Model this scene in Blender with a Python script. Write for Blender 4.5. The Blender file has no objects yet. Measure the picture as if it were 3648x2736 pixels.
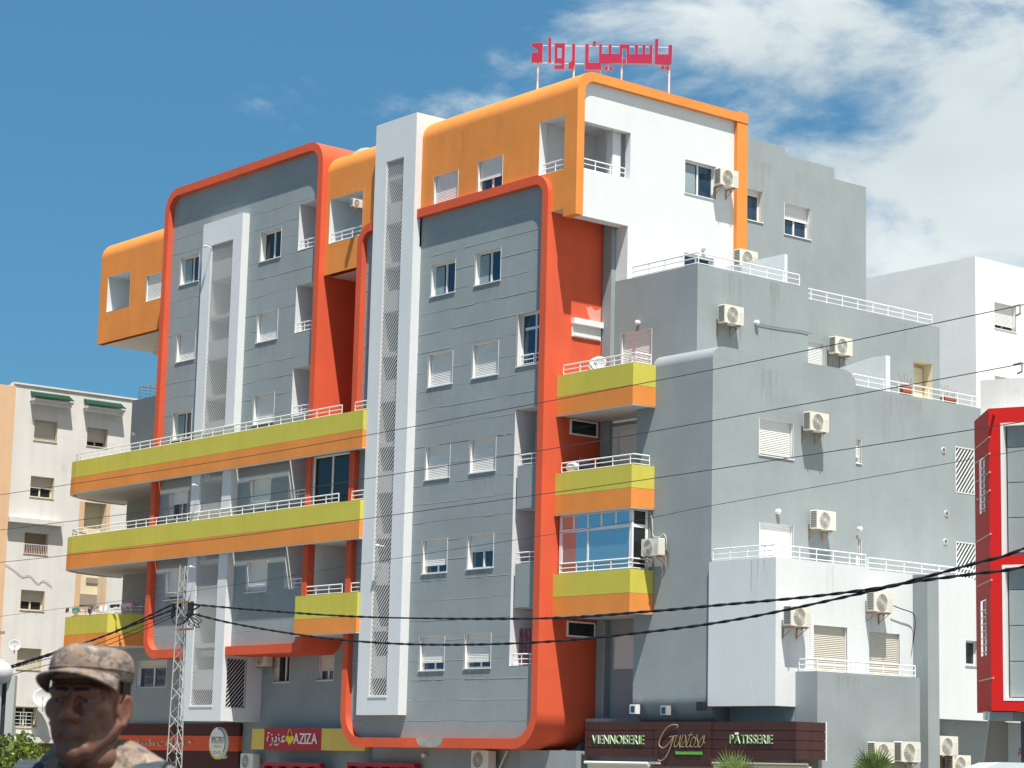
import bpy, math, random
from mathutils import Vector, Matrix
random.seed(7)
SC=bpy.context.scene; COL=SC.collection; R=math.radians

# ------------------------------------------------ camera, sky, sun, exposure
FPX=8148.88; YAW=-0.88639993; PIT=0.16778727; ROL=0.02437537; EYE=1.6
_f=Vector((math.sin(YAW)*math.cos(PIT),math.cos(YAW)*math.cos(PIT),math.sin(PIT)))
_r=Vector((math.cos(YAW),-math.sin(YAW),0)); _u=_r.cross(_f)
CR=math.cos(ROL)*_r+math.sin(ROL)*_u; CU=-math.sin(ROL)*_r+math.cos(ROL)*_u
CAMP=Vector((0,0,EYE))
cd=bpy.data.cameras.new('camera'); cam=bpy.data.objects.new('camera',cd); COL.objects.link(cam)
cd.sensor_width=36; cd.lens=36*FPX/3648; cd.clip_start=.1; cd.clip_end=6000
cam.matrix_world=Matrix(((CR.x,CU.x,-_f.x,0),(CR.y,CU.y,-_f.y,0),(CR.z,CU.z,-_f.z,EYE),(0,0,0,1)))
cd.dof.use_dof=True; cd.dof.focus_distance=75; cd.dof.aperture_fstop=15
SC.camera=cam
SUNV=Vector((1.19,-.61,3.0)).normalized()          # towards the sun
EL=math.asin(SUNV.z); AZ=math.atan2(SUNV.x,SUNV.y)
w=bpy.data.worlds.new('World'); SC.world=w; w.use_nodes=True
nt=w.node_tree; nt.nodes.clear(); N=nt.nodes; LK=nt.links
sky=N.new('ShaderNodeTexSky'); sky.sky_type='NISHITA'; sky.sun_disc=False
sky.sun_elevation=EL; sky.sun_rotation=AZ; sky.air_density=1.0; sky.dust_density=0.2; sky.ozone_density=3.5
tc=N.new('ShaderNodeTexCoord')
def vdot(v):
    n=N.new('ShaderNodeVectorMath'); n.operation='DOT_PRODUCT'; LK.new(tc.outputs['Generated'],n.inputs[0]); n.inputs[1].default_value=v; return n.outputs['Value']
def mth(op,a,b=None,c=None,clamp=False):
    n=N.new('ShaderNodeMath'); n.operation=op; n.use_clamp=clamp
    for i,x in enumerate((a,b,c)):
        if x is None: continue
        if isinstance(x,(int,float)): n.inputs[i].default_value=x
        else: LK.new(x,n.inputs[i])
    return n.outputs[0]
side=vdot((_r.x,_r.y,0)); up=vdot((0,0,1)); fwd=vdot((_f.x,_f.y,0))
mp=N.new('ShaderNodeMapping'); mp.inputs['Scale'].default_value=(1,1,1.9); mp.inputs['Location'].default_value=(1.3,4.4,2.2)
LK.new(tc.outputs['Generated'],mp.inputs['Vector'])
def noise(sc,det,ro,dis=0):
    n=N.new('ShaderNodeTexNoise'); n.inputs['Scale'].default_value=sc; n.inputs['Detail'].default_value=det
    n.inputs['Roughness'].default_value=ro; n.inputs['Distortion'].default_value=dis; LK.new(mp.outputs[0],n.inputs['Vector']); return n.outputs['Fac']
n1=noise(8.5,10,.58,.35); n2=noise(21,6,.6)
# a bank of cloud drifting in from the right-hand half of the sky
bank=N.new('ShaderNodeMapRange'); bank.interpolation_type='SMOOTHSTEP'; bank.inputs['From Min'].default_value=-.15; bank.inputs['From Max'].default_value=.15
LK.new(side,bank.inputs['Value']); bank=bank.outputs[0]
dens=mth('ADD',n1,mth('MULTIPLY',bank,.35)); dens=mth('ADD',dens,mth('MULTIPLY',n2,.10))
mask=N.new('ShaderNodeMapRange'); mask.interpolation_type='SMOOTHSTEP'; mask.inputs['From Min'].default_value=.69; mask.inputs['From Max'].default_value=.92
LK.new(dens,mask.inputs['Value'])
mk=mth('MULTIPLY',mask.outputs[0],.93)
shade=N.new('ShaderNodeMapRange'); shade.inputs['From Min'].default_value=.25; shade.inputs['From Max'].default_value=.75; LK.new(noise(4.0,5,.5),shade.inputs['Value'])
cc=N.new('ShaderNodeMix'); cc.data_type='RGBA'; cc.inputs['A'].default_value=(5.2,6.1,6.3,1); cc.inputs['B'].default_value=(9.6,10.0,9.9,1); LK.new(shade.outputs[0],cc.inputs['Factor'])
mx=N.new('ShaderNodeMix'); mx.data_type='RGBA'; LK.new(mk,mx.inputs['Factor']); tint=N.new('ShaderNodeVectorMath'); tint.operation='MULTIPLY'; tint.inputs[1].default_value=(.60,.98,1.02); LK.new(sky.outputs[0],tint.inputs[0]); flat=N.new('ShaderNodeMix'); flat.data_type='RGBA'; flat.inputs['Factor'].default_value=.55; LK.new(tint.outputs[0],flat.inputs['A']); flat.inputs['B'].default_value=(.80,2.65,4.75,1); LK.new(flat.outputs['Result'],mx.inputs['A']); LK.new(cc.outputs['Result'],mx.inputs['B'])
bg=N.new('ShaderNodeBackground'); bg.inputs['Strength'].default_value=.064; LK.new(mx.outputs['Result'],bg.inputs['Color'])
wo=N.new('ShaderNodeOutputWorld'); LK.new(bg.outputs[0],wo.inputs['Surface'])
sl=bpy.data.lights.new('sun','SUN'); sl.energy=4.7; sl.angle=R(.53); sl.color=(1,.94,.86)
so=bpy.data.objects.new('sun',sl); COL.objects.link(so); so.rotation_euler=SUNV.to_track_quat('Z','Y').to_euler(); so.location=(0,0,60)
SC.view_settings.view_transform='Standard'; SC.view_settings.look='None'; SC.view_settings.exposure=.72; SC.view_settings.gamma=1
SC.view_settings.use_curve_mapping=False
SC.render.engine='CYCLES'

# ------------------------------------------------ survey: a sight line of the photograph meeting a real plane
ZR=dict(D=(0,0,1.6492),A1=(0,400,.6028),A2=(900,300,.6028),A3=(1800,100,.6028),A4=(2648,400,.6028),A5=(0,1300,.4219),A6=(500,1400,.5425),
B1=(0,1936,.4822),B2=(700,1936,.4822),B3=(1200,1100,.4822),B4=(1400,1850,.534),B5=(1900,1000,.4822),B6=(1900,1700,.4822),B7=(2548,1300,.5424),B8=(2548,1900,.5039),
C1=(1800,580,.226),C3=(1050,480,.226),C5=(1800,900,.226),C6=(250,1580,.226),C7=(850,1580,.226),C8=(1950,250,.226),
D1=(1850,2350,.27125),D2=(2400,2350,.27125),D3=(3000,2350,.29295),D4=(1300,2450,.27125),D5=(400,2450,.27125),D6=(500,1950,.3014),D8=(3300,1300,.482),S=(0,0,1))
def ray(z,x,y):
    a=ZR[z]; x=a[0]+x*a[2]; y=a[1]+y*a[2]
    return _f+CR*((x-1824)/FPX)-CU*((y-1368)/FPX)
def onY(z,x,y,c): d=ray(z,x,y); return CAMP+d*(c/d.y)
def onX(z,x,y,c): d=ray(z,x,y); return CAMP+d*(c/d.x)
def onZ(z,x,y,c): d=ray(z,x,y); return CAMP+d*((c-EYE)/d.z)
def onP(z,x,y,p0,n): d=ray(z,x,y); return CAMP+d*((p0-CAMP).dot(n)/d.dot(n))
def atD(z,x,y,dist): d=ray(z,x,y); return CAMP+d*(dist/math.hypot(d.x,d.y))

# ------------------------------------------------ materials
MATS={}
def newmat(name):
    m=bpy.data.materials.new(name); m.use_nodes=True; m.node_tree.nodes.clear(); MATS[name]=m; return m,m.node_tree.nodes,m.node_tree.links
def paint(name,col,rough=.85,var=.10,bump=.25,scale=1.0,stain=0.0,metal=0,spec=.3,grain=True,streak=.0):
    m,n,l=newmat(name)
    b=n.new('ShaderNodeBsdfPrincipled'); o=n.new('ShaderNodeOutputMaterial'); l.new(b.outputs[0],o.inputs[0])
    b.inputs['Roughness'].default_value=rough; b.inputs['Metallic'].default_value=metal; b.inputs['Specular IOR Level'].default_value=spec
    g=n.new('ShaderNodeNewGeometry'); P=g.outputs['Position']
    a=n.new('ShaderNodeTexNoise'); a.inputs['Scale'].default_value=.55*scale; a.inputs['Detail'].default_value=7; a.inputs['Roughness'].default_value=.62; l.new(P,a.inputs['Vector'])
    r=n.new('ShaderNodeMapRange'); r.inputs['From Min'].default_value=.3; r.inputs['From Max'].default_value=.7; r.inputs['To Min'].default_value=1-var; r.inputs['To Max'].default_value=1+var; l.new(a.outputs['Fac'],r.inputs['Value'])
    fac=r.outputs[0]
    def mul(x,y):
        k=n.new('ShaderNodeMath'); k.operation='MULTIPLY'; l.new(x,k.inputs[0]); l.new(y,k.inputs[1]); return k.outputs[0]
    if streak>0:   # rain streaks: noise stretched along z
        mp=n.new('ShaderNodeMapping'); mp.inputs['Scale'].default_value=(1.9,1.9,.12); l.new(P,mp.inputs['Vector'])
        s=n.new('ShaderNodeTexNoise'); s.inputs['Scale'].default_value=1.6; s.inputs['Detail'].default_value=5; l.new(mp.outputs[0],s.inputs['Vector'])
        q=n.new('ShaderNodeMapRange'); q.inputs['From Min'].default_value=.42; q.inputs['From Max'].default_value=.78; q.inputs['To Min'].default_value=1; q.inputs['To Max'].default_value=1-streak; l.new(s.outputs['Fac'],q.inputs['Value'])
        fac=mul(fac,q.outputs[0])
    if grain:
        s=n.new('ShaderNodeTexNoise'); s.inputs['Scale'].default_value=38; s.inputs['Detail'].default_value=3; l.new(P,s.inputs['Vector'])
        q=n.new('ShaderNodeMapRange'); q.inputs['From Min'].default_value=.3; q.inputs['From Max'].default_value=.7; q.inputs['To Min'].default_value=.93; q.inputs['To Max'].default_value=1.07; l.new(s.outputs['Fac'],q.inputs['Value'])
        fac=mul(fac,q.outputs[0])
        bp=n.new('ShaderNodeBump'); bp.inputs['Strength'].default_value=bump; bp.inputs['Distance'].default_value=.02; l.new(s.outputs['Fac'],bp.inputs['Height']); l.new(bp.outputs[0],b.inputs['Normal'])
    v=n.new('ShaderNodeVectorMath'); v.operation='SCALE'; v.inputs[0].default_value=col; l.new(fac,v.inputs['Scale'])
    out=v.outputs[0]
    if stain>0:
        s=n.new('ShaderNodeTexNoise'); s.inputs['Scale'].default_value=1.3; s.inputs['Detail'].default_value=9; s.inputs['Roughness'].default_value=.7; l.new(P,s.inputs['Vector'])
        q=n.new('ShaderNodeMapRange'); q.inputs['From Min'].default_value=.56; q.inputs['From Max'].default_value=.74; q.inputs['To Max'].default_value=stain; l.new(s.outputs['Fac'],q.inputs['Value'])
        k=n.new('ShaderNodeMix'); k.data_type='RGBA'; l.new(q.outputs[0],k.inputs['Factor']); l.new(out,k.inputs['A']); k.inputs['B'].default_value=(.42,.33,.22,1); out=k.outputs['Result']
    l.new(out,b.inputs['Base Color'])
    return m
GRAY=paint('grey_paint',(.280,.318,.326),var=.08,streak=.03)
GRAYD=paint('grey_joint',(.50,.54,.54),var=.05)
WHITE=paint('white_paint',(.66,.69,.70),var=.03,streak=.03)
OLDW=paint('old_white_paint',(.66,.65,.62),var=.05,stain=.35,streak=.10)
REDO=paint('red_orange_paint',(.65,.100,.043),var=.09,streak=.06)
ORANGE=paint('orange_paint',(.73,.262,.058),var=.09,streak=.06)
YEL=paint('lime_yellow_paint',(.56,.505,.08),var=.07,streak=.06)
SHUT=paint('white_shutter',(.74,.74,.71),rough=.5,var=.02,grain=False)
SHUTB=paint('beige_shutter',(.60,.56,.48),rough=.6,var=.03,grain=False)
PVC=paint('white_pvc',(.78,.78,.76),rough=.4,var=.02,grain=False)
RAIL=paint('white_rail_metal',(.78,.79,.80),rough=.4,var=.02,grain=False)
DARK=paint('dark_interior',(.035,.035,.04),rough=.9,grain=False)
CURT=paint('pale_curtain',(.26,.34,.36),rough=.9,grain=False)
CONC=paint('soffit_plaster',(.58,.57,.55),var=.05)
STAIR=paint('stair_wall',(.52,.52,.49),var=.06)
SLAT=paint('lattice_metal',(.66,.67,.66),rough=.55,var=.03,grain=False)
BROWN=paint('brown_cladding',(.060,.021,.017),rough=.5,var=.12,streak=.25,spec=.4,grain=False)
MAROON=paint('maroon_board',(.055,.014,.018),rough=.6,var=.08,grain=False)
ORSIGN=paint('orange_sign_board',(.72,.095,.035),rough=.5,var=.05,grain=False)
REDB=paint('red_cladding',(.58,.012,.010),rough=.6,var=.05,bump=.08)
REDS=paint('red_sign_board',(.42,.012,.035),rough=.4,var=.03,grain=False)
PINK=paint('crimson_letter',(.36,.016,.065),rough=.5,var=.08,grain=False)
PINKE=paint('faded_letter_edge',(.48,.30,.33),rough=.6,grain=False)
YSIGN=paint('yellow_sign_board',(.70,.50,.10),rough=.5,var=.04,grain=False)
GREENL=paint('green_letter',(.14,.42,.07),rough=.4,var=.03,grain=False)
GOLD=paint('gilt_letter',(.42,.34,.20),rough=.35,metal=.4,grain=False)
SILV=paint('steel_letter',(.50,.52,.52),rough=.35,metal=.5,grain=False)
PEACH=paint('peach_paint',(.66,.44,.27),var=.06,stain=.15,streak=.08)
CREAM=paint('cream_paint',(.72,.63,.45),var=.06,stain=.2)
TILE=paint('green_glazed_tile',(.012,.055,.030),rough=.35,var=.15,grain=False)
ACM=paint('ac_casing',(.70,.68,.60),rough=.45,var=.04,grain=False,streak=.08)
ACG=paint('ac_grille',(.16,.155,.14),rough=.6,grain=False)
RUST=paint('rusty_bracket',(.40,.24,.12),rough=.8,var=.3,scale=8,grain=False)
GALV=paint('galvanised_steel',(.46,.47,.44),rough=.5,metal=.3,var=.1,grain=False)
RUBBER=paint('black_cable',(.018,.018,.022),rough=.6,grain=False)
THIN=paint('thin_wire',(.07,.065,.07),rough=.6,grain=False)
BLUEL=paint('blue_label',(.03,.20,.55),rough=.4,grain=False)
TERRA=paint('terracotta',(.38,.10,.05),rough=.8,var=.1,grain=False)
ASPH=paint('asphalt',(.07,.07,.07),var=.15,scale=.5)
PAVE=paint('pavement_concrete',(.24,.23,.21),var=.12)
KERB=paint('kerb_stone',(.42,.41,.39),var=.1)
TARP=paint('grey_tarp',(.30,.26,.22),rough=.7,var=.04,grain=False)
ROOFM=paint('rubble',(.42,.38,.34),var=.3,scale=12)
DKBLUE=paint('slate_blue_shopfront',(.055,.085,.13),rough=.4,var=.05,grain=False)
def glass(name,col,rough=.04,metal=.55):
    m,n,l=newmat(name); b=n.new('ShaderNodeBsdfPrincipled'); o=n.new('ShaderNodeOutputMaterial'); l.new(b.outputs[0],o.inputs[0])
    g=n.new('ShaderNodeNewGeometry'); a=n.new('ShaderNodeTexNoise'); a.inputs['Scale'].default_value=1.1; a.inputs['Detail'].default_value=2; l.new(g.outputs['Position'],a.inputs['Vector'])
    bp=n.new('ShaderNodeBump'); bp.inputs['Strength'].default_value=.06; bp.inputs['Distance'].default_value=.05; l.new(a.outputs['Fac'],bp.inputs['Height']); l.new(bp.outputs[0],b.inputs['Normal'])
    b.inputs['Base Color'].default_value=(*col,1); b.inputs['Roughness'].default_value=rough; b.inputs['Metallic'].default_value=metal; return m
GLASS=glass('window_glass',(.03,.075,.13),metal=.35); GLASSD=glass('dark_glass',(.045,.05,.055)); GLASSB=glass('tinted_balcony_glass',(.33,.50,.60),metal=.8)

# ------------------------------------------------ mesh builder
class MB:
    def __init__(s): s.v=[]; s.f=[]
    def q(s,*p): k=len(s.v); s.v+= [tuple(x) for x in p]; s.f.append(tuple(range(k,k+len(p)))); return s
    def box(s,x0,x1,y0,y1,z0,z1):
        k=len(s.v); s.v+=[(x,y,z) for z in(z0,z1) for y in(y0,y1) for x in(x0,x1)]
        s.f+=[tuple(k+i for i in t) for t in((0,2,3,1),(4,5,7,6),(0,1,5,4),(2,6,7,3),(0,4,6,2),(1,3,7,5))]; return s
    def prism(s,pts,f,a,b,caps=True):
        """pts 2-D loop, f(p,t)->3-D; swept from t=a to t=b"""
        k=len(s.v); n=len(pts); s.v+=[tuple(f(p,a)) for p in pts]+[tuple(f(p,b)) for p in pts]
        for i in range(n): j=(i+1)%n; s.f.append((k+i,k+j,k+n+j,k+n+i))
        if caps: s.f.append(tuple(range(k+n-1,k-1,-1))); s.f.append(tuple(range(k+n,k+2*n)))
        return s
    def ring(s,outer,inner,f,a,b):
        """band between two loops of equal count"""
        k=len(s.v); n=len(outer)
        for t in(a,b):
            for L in(outer,inner): s.v+=[tuple(f(p,t)) for p in L]
        oa,ia,ob,ib=k,k+n,k+2*n,k+3*n
        for i in range(n):
            j=(i+1)%n
            s.f+=[(oa+i,oa+j,ia+j,ia+i),(ob+j,ob+i,ib+i,ib+j),(oa+j,oa+i,ob+i,ob+j),(ia+i,ia+j,ib+j,ib+i)]
        return s
    def tube(s,p0,p1,r,n=6,r1=None,caps=True):
        p0=Vector(p0); p1=Vector(p1); r1=r if r1 is None else r1; d=(p1-p0)
        if d.length<1e-6: return s
        d.normalize(); a=d.orthogonal().normalized(); b=d.cross(a); k=len(s.v)
        for p,rr in((p0,r),(p1,r1)):
            for i in range(n): t=2*math.pi*i/n; s.v.append(tuple(p+a*rr*math.cos(t)+b*rr*math.sin(t)))
        for i in range(n): j=(i+1)%n; s.f.append((k+i,k+j,k+n+j,k+n+i))
        if caps: s.f.append(tuple(range(k+n-1,k-1,-1))); s.f.append(tuple(range(k+n,k+2*n)))
        return s
    def path(s,pts,r,n=6):
        for a,b in zip(pts,pts[1:]): s.tube(a,b,r,n)
        return s
    def ball(s,c,r,n=10,m=7,sc=(1,1,1)):
        k=len(s.v); c=Vector(c)
        for i in range(m+1):
            t=math.pi*i/m
            for j in range(n): u=2*math.pi*j/n; s.v.append((c.x+r*sc[0]*math.sin(t)*math.cos(u),c.y+r*sc[1]*math.sin(t)*math.sin(u),c.z+r*sc[2]*math.cos(t)))
        for i in range(m):
            for j in range(n): q=(j+1)%n; s.f.append((k+i*n+j,k+(i+1)*n+j,k+(i+1)*n+q,k+i*n+q))
        return s
    def disc(s,f,r0,r1,a,b,n=20):
        O=[(r1*math.cos(2*math.pi*i/n),r1*math.sin(2*math.pi*i/n)) for i in range(n)]
        if r0<=0: return s.prism(O,f,a,b)
        I=[(x*r0/r1,y*r0/r1) for x,y in O]; return s.ring(O,I,f,a,b)
    def mesh(s,name,mat,smooth=False):
        me=bpy.data.meshes.new(name); me.from_pydata(s.v,[],s.f); me.update()
        import bmesh
        bm=bmesh.new(); bm.from_mesh(me); bmesh.ops.recalc_face_normals(bm,faces=bm.faces) if len(s.f)>1 else None; bm.to_mesh(me); bm.free()
        me.materials.append(mat)
        if smooth:
            for p in me.polygons: p.use_smooth=True
        return me
    def obj(s,name,mat,parent=None,smooth=False,loc=None,rz=0): return link(name,s.mesh(name,mat,smooth),parent,loc,rz)
def link(name,me,parent=None,loc=None,rz=0,local=False):
    o=bpy.data.objects.new(name,me); COL.objects.link(o)
    if loc is not None: o.location=loc
    o.rotation_euler=(0,0,rz)
    if parent is not None:
        o.parent=parent
        if not local: o.matrix_parent_inverse=wm(parent).inverted()
    return o
def wm(o):
    m=Matrix.LocRotScale(o.location,o.rotation_euler,o.scale)
    return wm(o.parent)@o.matrix_parent_inverse@m if o.parent else m
def thing(name,label,cat,loc=(0,0,0),rz=0,group=None):
    o=bpy.data.objects.new(name,None); COL.objects.link(o); o.location=loc; o.rotation_euler=(0,0,rz); o.empty_display_size=.3
    return tag(o,label,cat,group)
def tag(o,label,cat,group=None):
    o['label']=label; o['category']=cat
    if group: o['group']=group
    return o
def struct(o,kind='structure'): o['kind']=kind; return o
def dup(o,parent=None,**kw):
    c=o.copy(); COL.objects.link(c); c.parent=parent
    for ch in [x for x in bpy.data.objects if x.parent==o]: dup(ch,c)
    return c
fX=lambda p,t:(t,p[0],p[1])     # (y,z) loop swept along X
fY=lambda p,t:(p[0],t,p[1])     # (x,z) loop swept along Y
fZ=lambda p,t:(p[0],p[1],t)
def rrect(x0,x1,z0,z1,rb,rt,n=22):
    """rounded loop, same vertex count whatever the radii; rb bottom, rt top radius"""
    L=[]
    for cx,cz,r,a0 in((x1-rb,z0+rb,rb,-90),(x1-rt,z1-rt,rt,0),(x0+rt,z1-rt,rt,90),(x0+rb,z0+rb,rb,180)):
        for i in range(n+1): t=R(a0+90*i/n); L.append((cx+r*math.cos(t),cz+r*math.sin(t)))
    return L
def P3(face,c,u,d,z): return (u,c+d,z) if face=='F' else (c-d,u,z)
def cells(u0,u1,z0,z1,holes):
    us=sorted({u0,u1,*[min(max(h[i],u0),u1) for h in holes for i in(0,1)]}); zs=sorted({z0,z1,*[min(max(h[i],z0),z1) for h in holes for i in(2,3)]})
    for a,b in zip(us,us[1:]):
        for c,d in zip(zs,zs[1:]):
            m=((a+b)/2,(c+d)/2)
            if b-a<1e-4 or d-c<1e-4 or any(h[0]<m[0]<h[1] and h[2]<m[1]<h[3] for h in holes): continue
            yield a,b,c,d
def sheet(mb,face,c,u0,u1,z0,z1,holes=(),lip=0):
    for a,b,p,q in cells(u0,u1,z0,z1,holes): mb.q(P3(face,c,a,0,p),P3(face,c,b,0,p),P3(face,c,b,0,q),P3(face,c,a,0,q))
    if lip:
        for a,b,p,q in cells(u0,u1,z0,z1,holes):
            for z in(z0,z1):
                if abs((p if z==z0 else q)-z)<1e-4: mb.q(P3(face,c,a,0,z),P3(face,c,b,0,z),P3(face,c,b,lip,z),P3(face,c,a,lip,z))
    return mb
def comps(u0,u1,z0,z1,holes):
    C=list(cells(u0,u1,z0,z1,holes)); left=set(range(len(C))); out=[]
    while left:
        st=[left.pop()]; g=[]
        while st:
            i=st.pop(); g.append(C[i]); a,b,p,q=C[i]
            for j in list(left):
                c,d,r,t=C[j]
                if (abs(a-d)<1e-4 or abs(b-c)<1e-4) and min(q,t)-max(p,r)>1e-3 or (abs(p-t)<1e-4 or abs(q-r)<1e-4) and min(b,d)-max(a,c)>1e-3: left.discard(j); st.append(j)
        out.append(g)
    return out
def shell(mb,x0,x1,y0,y1,z0,z1,fh=(),rh=(),bottom=True):
    sheet(mb,'F',y0,x0,x1,z0,z1,fh); sheet(mb,'R',x1,y0,y1,z0,z1,rh)
    mb.q((x0,y1,z0),(x1,y1,z0),(x1,y1,z1),(x0,y1,z1)); mb.q((x0,y0,z0),(x0,y1,z0),(x0,y1,z1),(x0,y0,z1)); mb.q((x0,y0,z1),(x1,y0,z1),(x1,y1,z1),(x0,y1,z1))
    if bottom: mb.q((x0,y0,z0),(x1,y0,z0),(x1,y1,z0),(x0,y1,z0))
    return mb

# ------------------------------------------------ windows (local: x along wall, y into wall, z up)
WC={}
def wmesh(key,fn):
    if key not in WC: WC[key]=fn()
    return WC[key]
def slats(mb,w,z0,z1,y,pitch=.052,bulge=.014,x0=0):
    n=max(1,int((z1-z0)/pitch)); p=(z1-z0)/n
    for i in range(n):
        a=z0+i*p; b=a+p*.22; m=a+p*.6; c=a+p
        mb.q((x0,y,a),(x0+w,y,a),(x0+w,y-bulge*.2,b),(x0,y-bulge*.2,b)); mb.q((x0,y-bulge*.2,b),(x0+w,y-bulge*.2,b),(x0+w,y-bulge,m),(x0,y-bulge,m)); mb.q((x0,y-bulge,m),(x0+w,y-bulge,m),(x0+w,y-bulge*.3,c),(x0,y-bulge*.3,c))
    return mb
def window(parent,face,c,u0,u1,z0,z1,shut=1.0,depth=.16,mull=1,glz=None,sill=True,curtain=False,shm=None,frm=None,label=None,name='window',reveal=None):
    w=round(u1-u0,2); h=round(z1-z0,2); glz=glz or GLASS; shm=shm or SHUT; frm=frm or PVC
    loc=(u0,c,z0) if face=='F' else (c,u0,z0); rz=0 if face=='F' else math.pi/2
    def fr():
        m=MB(); e=.004
        m.q((0,-e,0),(0,depth+.06,0),(0,depth+.06,h),(0,-e,h)).q((w,-e,0),(w,depth+.06,0),(w,depth+.06,h),(w,-e,h)).q((0,-e,h),(w,-e,h),(w,depth+.06,h),(0,depth+.06,h)).q((0,-e,0),(w,-e,0),(w,depth+.06,0),(0,depth+.06,0))
        t=.055; y0=depth; y1=depth+.05
        m.box(0,t,y0,y1,0,h).box(w-t,w,y0,y1,0,h).box(t,w-t,y0,y1,0,t).box(t,w-t,y0,y1,h-t,h)
        for i in range(mull): x=w*(i+1)/(mull+1); m.box(x-.035,x+.035,y0-.01,y1,t,h-t)
        # thin rim of render round the opening
        b=.016
        m.box(-b,0,-.008,.02,-b,h).box(w,w+b,-.008,.02,-b,h)
        return m.mesh('window',frm)
    o=link(name,wmesh(('fr',w,h,depth,mull,frm.name),fr),parent,loc,rz)
    if label: o['label']=label
    zt=h*(1-shut)
    if shut<.97:
        for i in range(mull+1):
            a=w*i/(mull+1); b=w*(i+1)/(mull+1)
            def pn(a=a,b=b): return MB().q((a,depth+.03,0),(b,depth+.03,0),(b,depth+.03,h),(a,depth+.03,h)).mesh('pane',glz)
            link('pane',wmesh(('pn',w,h,i,mull,depth,glz.name),pn),o,(0,0,0),0,True)
        if curtain:
            m=MB(); n=8; a=.08; b=w*.42
            for i in range(n):
                x0=a+(b-a)*i/n; x1=a+(b-a)*(i+1)/n; m.q((x0,depth-.012+.006*(i%2),.08),(x1,depth-.012+.006*((i+1)%2),.08),(x1,depth-.012+.006*((i+1)%2),h-.1),(x0,depth-.012+.006*(i%2),h-.1))
            link('curtain',m.mesh('curtain',CURT),o,(0,0,0),0,True)
    if shut>.01:
        def sh():
            m=MB(); y=depth-.03; m.box(.02,w-.02,y-.022,y+.01,zt,zt+.035); slats(m,w-.04,zt+.035,h,y,x0=.02); return m.mesh('shutter',shm)
        link('shutter',wmesh(('sh',w,h,round(shut,2),depth,shm.name),sh),o,(0,0,0),0,True)
    if sill:
        link('sill',wmesh(('si',w,depth,frm.name),lambda:MB().box(-.03,w+.03,-.035,depth,-.028,0).mesh('sill',frm)),o,(0,0,0),0,True)
    return o
def recess(parent,face,c,u0,u1,z0,z1,depth,mat,name='loggia'):
    m=MB(); e=.004; A=lambda u,d,z:P3(face,c,u,d,z)
    m.q(A(u0,depth,z0),A(u1,depth,z0),A(u1,depth,z1),A(u0,depth,z1))
    m.q(A(u0,-e,z0),A(u0,depth,z0),A(u0,depth,z1),A(u0,-e,z1)).q(A(u1,-e,z0),A(u1,depth,z0),A(u1,depth,z1),A(u1,-e,z1))
    m.q(A(u0,-e,z1),A(u1,-e,z1),A(u1,depth,z1),A(u0,depth,z1)).q(A(u0,-e,z0),A(u1,-e,z0),A(u1,depth,z0),A(u0,depth,z0))
    return m.obj(name,mat,parent)
def railing(parent,pts,h=.33,step=.78,r=.016,name='railing',mat=None,mid=1,base=.05):
    m=MB(); V=[Vector(p) for p in pts]
    for k,zz in enumerate([base]+[base+(h-base)*(i+1)/(mid+1) for i in range(mid)]+[h]):
        rr=r*1.5 if k==mid+1 else r
        m.path([v+Vector((0,0,zz)) for v in V],rr,6)
    L=sum((b-a).length for a,b in zip(V,V[1:])); n=max(1,round(L/step)); s=L/n
    for i in range(n+1):
        d=i*s; 
        for a,b in zip(V,V[1:]):
            l=(b-a).length
            if d<=l+1e-4: p=a+(b-a)*(d/l if l else 0); m.tube(p,p+Vector((0,0,h)),r*1.15,6); break
            d-=l
    return m.obj(name,mat or RAIL,parent)
def lattice(parent,face,c,u0,u1,z0,z1,pitch=.108,wd=.034,ang=47,depth=.012,y=.03,dirn=1,frame=True):
    """screen of parallel raking bars; each bar a sub-part"""
    m=MB(); A=lambda u,d,z:P3(face,c,u,d,z); t=.035
    def bx(a,b,p,q): 
        k=len(m.v); m.v+=[A(u,d,z) for z in(p,q) for d in(y,y+depth+.02) for u in(a,b)]; m.f+=[tuple(k+i for i in tt) for tt in((0,2,3,1),(4,5,7,6),(0,1,5,4),(2,6,7,3),(0,4,6,2),(1,3,7,5))]
    bx(u0,u0+t,z0,z1); bx(u1-t,u1,z0,z1); bx(u0+t,u1-t,z0,z0+t); bx(u0+t,u1-t,z1-t,z1)
    o=m.obj('lattice_screen',SLAT,parent)
    a,b,p,q=u0+t,u1-t,z0+t,z1-t; W=b-a; H=q-p; rise=W*math.tan(R(ang)); vp=pitch/math.cos(R(ang))
    k=-rise; cache={}
    hw=wd/2/math.cos(R(ang))
    while k<H:
        # bar centre line z=k at u=a, z=k+rise at u=b ; clip
        def clip(zc0,zc1):
            t0=max(0,(0-zc0)/(zc1-zc0)); t1=min(1,(H-zc0)/(zc1-zc0)); return t0,t1
        t0,t1=clip(k,k+rise)
        if t1-t0>.04:
            key=(round(t0,3),round(t1,3)) if (t0>0 or t1<1) else 'full'
            ua,ub=t0*W,t1*W; za,zb=rise*t0,rise*t1
            if key not in cache:
                mb=MB(); pts=[(ua,za-hw),(ub,zb-hw),(ub,zb+hw),(ua,za+hw)]
                if dirn<0: pts=[(W-x,z) for x,z in pts]
                mb.prism(pts,(lambda pp,tt:(pp[0],tt,pp[1])),0,depth); cache[key]=mb.mesh('slat',SLAT)
            loc=A(a,y+.008,p+k); link('slat',cache[key],o,loc,0 if face=='F' else math.pi/2)
        k+=vp
    return o
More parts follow.
